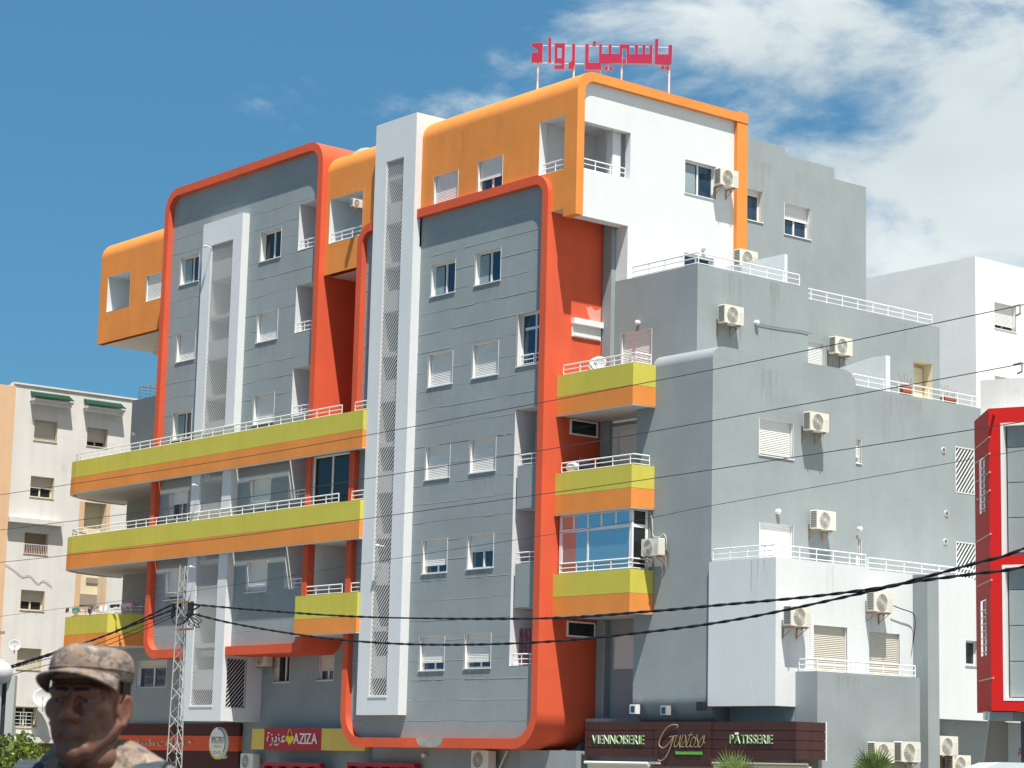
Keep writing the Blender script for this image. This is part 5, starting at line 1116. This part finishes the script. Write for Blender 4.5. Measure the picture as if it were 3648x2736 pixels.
def palm(z_,tip,cx,cy,dist,label,n=26,seed=1,spread=1.0):
    c=atD(z_,cx,cy,dist); t=thing('palm_tree',label,'palm tree',(c.x,c.y,0)); MB().tube((c.x,c.y,0),(c.x,c.y,c.z-.35),.16,10,.12).obj('trunk',BARK,t); rr=random.Random(seed)
    hub=Vector((c.x,c.y,c.z-.35)); right=dh
    for k in range(4):
        az=rr.uniform(0,6.28) if k>1 else (0.3,2.4)[k]; el=R(rr.uniform(20,50) if k>1 else 78); dirv=(right*math.cos(az)+Vector((_f.x,_f.y,0)).normalized()*math.sin(az)*.7)*math.cos(el)+Vector((0,0,1))*math.sin(el); dirv.normalize()
        L1=.45*spread; h_=hub+dirv*L1; m=MB(); m.tube(hub,h_,.012,5); u=dirv.cross(Vector((_f.x,_f.y,0))).normalized() if abs(dirv.dot(Vector((_f.x,_f.y,0))))<.95 else right
        for j in range(n):
            a=R(-85+170*j/(n-1)); d=(dirv*math.cos(a)+u*math.sin(a)+Vector((_f.x,_f.y,0))*rr.uniform(-.12,.12)).normalized(); ln=(.62-.12*abs(math.sin(a)))*spread*rr.uniform(.88,1.05); tip_=h_+d*ln+Vector((0,0,-.05*abs(math.sin(a))))
            s=d.cross(Vector((_f.x,_f.y,0))).normalized()*.014; mid=h_+d*ln*.55
            m.q(h_,mid-s,tip_,mid+s)
        m.obj('frond',PALM,t)
palm('E2',None,1200,690,44,'fan palm whose leaf tips stand before the bakery fascia',n=17,seed=2,spread=.70)
palm('D3',None,385,1310,44,'fan palm whose leaf tips hide the lowest air conditioner',n=20,seed=6,spread=.78)
palm('D3',None,1120,1480,44,'small fan palm right of the grey pier, barely in view',n=18,seed=9,spread=.5)
# ------------------------------------------------ the man in the foreground
MD_=4.85; HP=atD('E3',775,790,MD_)      # point between the ears at eye level
to_cam=(Vector((0,0,HP.z))-HP); to_cam.z=0; to_cam.normalize(); lft=-Vector((_r.x,_r.y,0)).normalized()
fdv=(to_cam*math.cos(R(21))+lft*math.sin(R(21))).normalized(); MRZ=math.atan2(fdv.x,-fdv.y)
PE=thing('person','man in a camouflage cap and shirt, face shaded by the brim, looking to the left','person',(HP.x,HP.y,0),MRZ)
EZ=HP.z
def capsule(mb,a,b,ra,rb,n=14):
    a=Vector(a);b=Vector(b); mb.ball(a,ra,n,8); mb.ball(b,rb,n,8); mb.tube(a,b,ra,n,rb,caps=True)
def ell(mb,c,r): mb.ball(c,1,24,16,r)
def remeshed(mb,name,mat,voxel,par,smooth=4,fac=.5):
    me=bpy.data.meshes.new('t'); me.from_pydata(mb.v,[],mb.f); ob=bpy.data.objects.new('t',me); COL.objects.link(ob)
    r_=ob.modifiers.new('r','REMESH'); r_.mode='VOXEL'; r_.voxel_size=voxel; r_.use_smooth_shade=True
    s_=ob.modifiers.new('s','SMOOTH'); s_.iterations=smooth; s_.factor=fac
    dg=bpy.context.evaluated_depsgraph_get(); dg.update(); m2=bpy.data.meshes.new_from_object(ob.evaluated_get(dg)); bpy.data.objects.remove(ob)
    m2.materials.clear(); m2.materials.append(mat); [setattr(p,'use_smooth',True) for p in m2.polygons]
    return link(name,m2,par,(0,0,0),0,True)
SKIN,n_,l_=newmat('skin'); b_=n_.new('ShaderNodeBsdfPrincipled'); o_=n_.new('ShaderNodeOutputMaterial'); l_.new(b_.outputs[0],o_.inputs[0]); g_=n_.new('ShaderNodeNewGeometry')
tcn=n_.new('ShaderNodeTexCoord'); nz=n_.new('ShaderNodeTexNoise'); nz.inputs['Scale'].default_value=22; nz.inputs['Detail'].default_value=6; l_.new(tcn.outputs['Object'],nz.inputs['Vector'])
mxn=n_.new('ShaderNodeMix'); mxn.data_type='RGBA'; mxn.inputs['A'].default_value=(.135,.054,.032,1); mxn.inputs['B'].default_value=(.19,.078,.046,1); l_.new(nz.outputs['Fac'],mxn.inputs['Factor'])
# shaven beard shadow: a darker, cooler zone on the jaw (object space, part of the skin itself)
sp=n_.new('ShaderNodeSeparateXYZ'); l_.new(tcn.outputs['Object'],sp.inputs[0]); mr=n_.new('ShaderNodeMapRange'); mr.inputs['From Min'].default_value=EZ-.035; mr.inputs['From Max'].default_value=EZ-.065; mr.inputs['To Max'].default_value=.45; l_.new(sp.outputs['Z'],mr.inputs['Value'])
mx2=n_.new('ShaderNodeMix'); mx2.data_type='RGBA'; mx2.inputs['B'].default_value=(.075,.042,.030,1); l_.new(mxn.outputs['Result'],mx2.inputs['A']); l_.new(mr.outputs[0],mx2.inputs['Factor']); l_.new(mx2.outputs['Result'],b_.inputs['Base Color'])
b_.inputs['Roughness'].default_value=.5; b_.inputs['Subsurface Weight'].default_value=.08; b_.inputs['Subsurface Radius'].default_value=(.02,.006,.003); b_.inputs['Subsurface Scale'].default_value=.4
CAMO,n_,l_=newmat('desert_camouflage'); b_=n_.new('ShaderNodeBsdfPrincipled'); o_=n_.new('ShaderNodeOutputMaterial'); l_.new(b_.outputs[0],o_.inputs[0]); b_.inputs['Roughness'].default_value=.9
tcn=n_.new('ShaderNodeTexCoord'); mpn=n_.new('ShaderNodeMapping'); mpn.inputs['Scale'].default_value=(1,1,1.5); l_.new(tcn.outputs['Object'],mpn.inputs['Vector']); prev=None
def layer(scale,th,col,prev,seed):
    q=n_.new('ShaderNodeTexNoise'); q.noise_dimensions='4D'; q.inputs['W'].default_value=seed; q.inputs['Scale'].default_value=scale; q.inputs['Detail'].default_value=5; q.inputs['Roughness'].default_value=.6; q.inputs['Distortion'].default_value=.8; l_.new(mpn.outputs[0],q.inputs['Vector'])
    r=n_.new('ShaderNodeMapRange'); r.inputs['From Min'].default_value=th; r.inputs['From Max'].default_value=th+.035; l_.new(q.outputs['Fac'],r.inputs['Value'])
    x=n_.new('ShaderNodeMix'); x.data_type='RGBA'; l_.new(r.outputs[0],x.inputs['Factor']); x.inputs['B'].default_value=(*col,1)
    if isinstance(prev,tuple): x.inputs['A'].default_value=(*prev,1)
    else: l_.new(prev,x.inputs['A'])
    return x.outputs['Result']
c=layer(16,.46,(.20,.145,.105),(.25,.195,.155),1); c=layer(22,.53,(.105,.082,.070),c,2); c=layer(30,.55,(.085,.082,.10),c,3); c=layer(26,.58,(.31,.26,.205),c,4); l_.new(c,b_.inputs['Base Color'])
wv=n_.new('ShaderNodeTexNoise'); wv.inputs['Scale'].default_value=9; wv.inputs['Detail'].default_value=3; l_.new(tcn.outputs['Object'],wv.inputs['Vector']); bmp=n_.new('ShaderNodeBump'); bmp.inputs['Strength'].default_value=.5; bmp.inputs['Distance'].default_value=.02; l_.new(wv.outputs['Fac'],bmp.inputs['Height']); l_.new(bmp.outputs[0],b_.inputs['Normal'])
HAIR=paint('short_dark_hair',(.018,.014,.012),rough=.8,grain=False); EYEM=paint('eye_white',(.16,.13,.12),rough=.3,grain=False); IRIS=paint('dark_iris',(.03,.018,.012),rough=.2,grain=False); LIP=paint('lip_skin',(.13,.052,.042),rough=.5,grain=False)
hz=EZ
def H(x,y,z):
    if -.86<z<-.21: z+=.105*min(1,(z+.86)/.1)
    if z<-.09:
        k=min(1,(-z-.09)/.08); x+=.025*k; z+=(.30*k*x if x<0 else -.20*k*x)
    return (x,y,hz+z)
m=MB()
ell(m,H(0,.012,.026),(.075,.091,.080)); ell(m,H(0,-.020,-.028),(.065,.062,.086)); ell(m,H(0,.02,-.02),(.068,.07,.07))
for s in(-1,1):
    capsule(m,H(s*.054,.002,-.055),H(s*.022,-.066,-.100),.022,.021); m.ball(H(s*.043,-.054,-.018),.027,14,10); capsule(m,H(s*.030,-.060,-.035),H(s*.026,-.062,-.07),.026,.024)
    m.ball(H(s*.0145,-.098,-.036),.0105,12,8); capsule(m,H(s*.012,-.082,.020),H(s*.046,-.070,.018),.0135,.012)
    # upper and lower lids
    capsule(m,H(s*.020,-.082,.0085),H(s*.043,-.075,.007),.0062,.006); capsule(m,H(s*.020,-.0805,-.0115),H(s*.042,-.0745,-.0105),.0058,.0055)
    # ear: closed rim, shallow bowl, lobe
    ec=Vector((s*.0805,.010,-.016)); ax=Vector((s*.50,.866,0)); L=[]
    for k in range(13): t=2*math.pi*k/12; L.append(ec+ax*(.0155*math.cos(t))+Vector((0,0,.0265*math.sin(t)))+ax*(.004*math.sin(t)))
    for a,b in zip(L,L[1:]): capsule(m,H(*a),H(*b),.0045,.0045,8)
    for k in range(-3,4): capsule(m,H(*(ec-ax*.010+Vector((-s*.003,0,.007*k)))),H(*(ec+ax*.010+Vector((-s*.003,0,.007*k)))),.0042,.0042,8)
    m.ball(H(*(ec-ax*.006+Vector((0,0,-.031)))),.0085,10,8)
capsule(m,H(0,-.084,.014),H(0,-.110,-.026),.0085,.0125); m.ball(H(0,-.110,-.030),.0135,14,10); capsule(m,H(0,-.094,-.038),H(0,-.088,-.050),.007,.007)
m.ball(H(0,-.070,-.106),.024,16,10); m.ball(H(0,-.060,-.066),.034,16,12)
capsule(m,H(-.029,-.080,-.0675),H(0,-.092,-.0605),.0048,.0062,10); capsule(m,H(.029,-.080,-.0675),H(0,-.092,-.0605),.0048,.0062,10)
capsule(m,H(-.020,-.083,-.0755),H(.020,-.083,-.0755),.0068,.0068,10); m.ball(H(0,-.087,-.0755),.0075,10,8)
capsule(m,H(0,.024,-.06),H(0,.036,-.20),.057,.062,20); capsule(m,H(-.02,-.03,-.12),H(-.035,.0,-.22),.022,.03); capsule(m,H(.02,-.03,-.12),H(.035,.0,-.22),.022,.03)
# body below the collar
SHZ=-.30
ell(m,H(0,.05,-.40),(.165,.10,.17)); ell(m,H(0,.05,-.62),(.145,.095,.20)); ell(m,H(0,.055,-.82),(.16,.105,.13))
capsule(m,H(0,.04,-.24),H(.175,.05,SHZ),.05,.055); capsule(m,H(0,.04,-.24),H(-.175,.05,SHZ),.05,.055)
for s in(-1,1):
    capsule(m,H(s*.19,.05,SHZ),H(s*.235,.06,-.60),.052,.042); capsule(m,H(s*.235,.06,-.60),H(s*.245,-.01,-.84),.040,.028)
    # hand: palm, four unequal curled fingers, thumb leaving the side near the wrist
    w=Vector(H(s*.246,-.015,-.87)); ell(m,(w.x,w.y-.006,w.z-.035),(.014,.040,.048))
    for k,(dy,L) in enumerate(((-.034,.072),(-.012,.082),(.010,.076),(.030,.060))):
        a=Vector((w.x,w.y+dy,w.z-.075)); b=a+Vector((-s*.006,-.004,-L*.45)); c_=b+Vector((-s*.016,-.004,-L*.32)); d=c_+Vector((-s*.020,-.002,-L*.18)); capsule(m,a,b,.0092,.0088,8); capsule(m,b,c_,.0088,.008,8); capsule(m,c_,d,.008,.007,8)
    a=w+Vector((0,-.032,-.015)); b=a+Vector((-s*.012,-.028,-.026)); c_=b+Vector((-s*.008,-.006,-.030)); capsule(m,a,b,.0125,.011,8); capsule(m,b,c_,.011,.0085,8)
    capsule(m,H(s*.085,.055,-.88),H(s*.095,.04,-1.28),.085,.055); capsule(m,H(s*.095,.04,-1.28),H(s*.10,.07,-1.66),.054,.036); capsule(m,H(s*.10,.07,-1.67),H(s*.11,-.10,-1.70),.034,.03)
BODY=remeshed(m,'body',SKIN,.0042,PE,smooth=3)
for s in(-1,1):
    e=link('eye',MB().ball(H(s*.0315,-.0690,-.0015),.0120,16,12).mesh('eye',EYEM,True),PE,(0,0,0),0,True)
    link('iris',MB().ball(H(s*.0315-.0022,-.0785,-.0015),.0056,12,8,(1,.55,1)).mesh('iris',IRIS,True),e,(0,0,0),0,True)
    mm=MB()
    for k in range(9): mm.ball(H(s*(.012+.0052*k),-.0925+.0014*k+.00016*k*k,.0185+.0035*math.sin(math.pi*(k+1.5)/9)-.0004*k),.0062-.0003*k,8,6,(1.2,.7,.85))
    link('eyebrow',mm.mesh('eyebrow',HAIR,True),PE,(0,0,0),0,True)
mm=MB(); capsule(mm,H(-.024,-.0868,-.0725),H(.024,-.0868,-.0725),.0050,.0050,10); link('lips',mm.mesh('lips',LIP,True),PE,(0,0,0),0,True)
# cropped hair round the sides and nape
m=MB(); n=40
for k in range(n+1):
    a=R(-12+204*k/n); c0,s0=math.cos(a),math.sin(a)
    for zz,g_ in((.05,.0035),(.012,.003),(-.02,.001),(-.045,-.004)):
        if zz<0 and (k<5 or k>n-5): zz=max(zz,.0)
        m.v.append(H(c0*(.077+g_)*1.0,.012+s0*(.093+g_)*(1 if zz>-.03 else .92),zz))
for k in range(n):
    for j in range(3): a=k*4+j; m.f.append((a,a+1,a+5,a+4))
link('hair',m.mesh('hair',HAIR,True),PE,(0,0,0),0,True)
# cap
CAP=thing('cap','desert camouflage field cap with a curved brim, worn by the man','cap',(HP.x,HP.y,EZ),MRZ)
m=MB(); n=48; rows=12; tilt=-.0
rr_=random.Random(3)
prof=[(-.018,1.02),(.004,1.04),(.018,1.035),(.030,1.01),(.040,.965),(.048,.89),(.054,.77),(.058,.60),(.061,.38),(.062,.18),(.0625,.0)]
for z,s_ in prof:
    for k in range(n):
        a=2*math.pi*k/n; fr=max(0,-math.sin(a)); lump=1+.012*math.sin(5*a+z*40)+.010*math.sin(9*a-z*70)
        m.v.append((math.cos(a)*.0815*s_*lump,.013+math.sin(a)*.098*s_*lump,z*.93+.054+.006*fr-.004*math.cos(a)*(z/.06)*0+.004*math.sin(3*a+1)*(z/.1)))
for i in range(len(prof)-1):
    for k in range(n): q=(k+1)%n; m.f.append((i*n+k,i*n+q,(i+1)*n+q,(i+1)*n+k))
cr=m.mesh('crown',CAMO,True); co=link('crown',cr,CAP,(0,0,0),0,True); sd=co.modifiers.new('s','SOLIDIFY'); sd.thickness=.004; sb=co.modifiers.new('b','SUBSURF'); sb.levels=1; sb.render_levels=1
m=MB(); na=26; nr=8
for i in range(na+1):
    a=R(-90-66+132*i/na); t=(i/na-.5)*2; L=.072*(1-abs(t)**2.6)+.004
    for j in range(nr+1):
        r_=j/nr; x=math.cos(a)*.082; y=.013+math.sin(a)*.099; dx,dy=math.cos(a)*.35,-.95; d=math.hypot(dx,dy); x+=dx/d*L*r_; y+=dy/d*L*r_
        m.v.append((x,y,.062-.008*r_-.040*abs(t)**2*(.45+.55*r_)))
for i in range(na):
    for j in range(nr): a=i*(nr+1)+j; m.f.append((a,a+1,a+nr+2,a+nr+1))
bo=link('brim',m.mesh('brim',CAMO,True),CAP,(0,0,0),0,True); sd=bo.modifiers.new('s','SOLIDIFY'); sd.thickness=.005; sd.offset=0
m=MB()
for k in range(n): 
    a=2*math.pi*k/n; b=2*math.pi*(k+1)/n; f_=lambda q:(math.cos(q)*.0815*1.043,.012+math.sin(q)*.098*1.043,.062+.006*max(0,-math.sin(q))); m.tube(f_(a),f_(b),.0016,5)
link('band_seam',m.mesh('band_seam',CAMO),CAP,(0,0,0),0,True)
# shirt, trousers, boots
m=MB(); ell(m,H(0,.05,-.40),(.195,.128,.19)); ell(m,H(0,.05,-.62),(.175,.122,.22)); ell(m,H(0,.055,-.80),(.185,.13,.12))
for s in(-1,1):
    capsule(m,H(s*.05,.05,-.235),H(s*.19,.05,SHZ+.005),.062,.072); capsule(m,H(s*.19,.05,SHZ),H(s*.245,.06,-.60),.072,.060); capsule(m,H(s*.245,.06,-.60),H(s*.252,.0,-.83),.058,.044)
SH=remeshed(m,'shirt',CAMO,.008,PE,smooth=4)
m=MB(); n=30
for k in range(n+1):
    a=R(-90+18+324*k/n); t=k/n; op=abs(t-.5)*2
    for r_,z in((.064,-.125-.05*op),(.078,-.085-.055*op),(.088,-.105-.055*op),(.125,-.165-.03*op)): m.v.append(H(math.cos(a)*r_,.036+math.sin(a)*r_*(.98),z))
for k in range(n):
    for j in range(3): a=k*4+j; m.f.append((a,a+1,a+5,a+4))
cl=link('collar',m.mesh('collar',CAMO,True),PE,(0,0,0),0,True); sd=cl.modifiers.new('s','SOLIDIFY'); sd.thickness=.004
m=MB(); ell(m,H(0,.055,-.88),(.175,.125,.12))
for s in(-1,1): capsule(m,H(s*.09,.055,-.92),H(s*.10,.04,-1.28),.098,.075); capsule(m,H(s*.10,.04,-1.28),H(s*.105,.065,-1.58),.072,.058)
remeshed(m,'trousers',CAMO,.012,PE)
for s in(-1,1): m=MB(); capsule(m,H(s*.105,.07,-1.52),H(s*.105,.07,-EZ+.07),.054,.05); capsule(m,H(s*.105,.07,-EZ+.05),H(s*.12,-.13,-EZ+.042),.048,.042); remeshed(m,'boot',RUBBER,.01,PE)
# rucksack with shoulder straps
BP=thing('rucksack','dark rucksack with padded straps on the man\'s shoulders','rucksack',(HP.x,HP.y,EZ-.4),MRZ); off=Vector((0,0,-(EZ-.4)))
def bloc(pts,r,name):
    m=MB(); P=[Vector(H(*p))+off for p in pts]; P=spl(P,6)
    for i in range(len(P)-1):
        d=(P[i+1]-P[i]).normalized(); u=Vector((1,0,0)); v=d.cross(u).normalized()
        k=len(m.v)
        for p in(P[i],P[i+1]): m.v+=[tuple(p+u*a*r+v*b*.008) for a,b in((-1,-1),(1,-1),(1,1),(-1,1))]
        m.f+=[(k+a,k+(a+1)%4,k+4+(a+1)%4,k+4+a) for a in range(4)]
    o=link(name,m.mesh(name,STRAP),BP,(0,0,0),0,True)
STRAP=paint('slate_webbing',(.045,.06,.075),rough=.8,grain=False)
for s in(-1,1): bloc([(s*.13,-.075,-.62),(s*.135,-.105,-.45),(s*.135,-.075,-.30),(s*.13,.0,-.228),(s*.125,.10,-.235),(s*.12,.19,-.32)],.03,'strap')
m=MB(); P=Vector(H(0,.26,-.5))+off; ell(m,P,(.15,.09,.22)); link('bag',m.mesh('bag',STRAP,True),BP,(0,0,0),0,True)
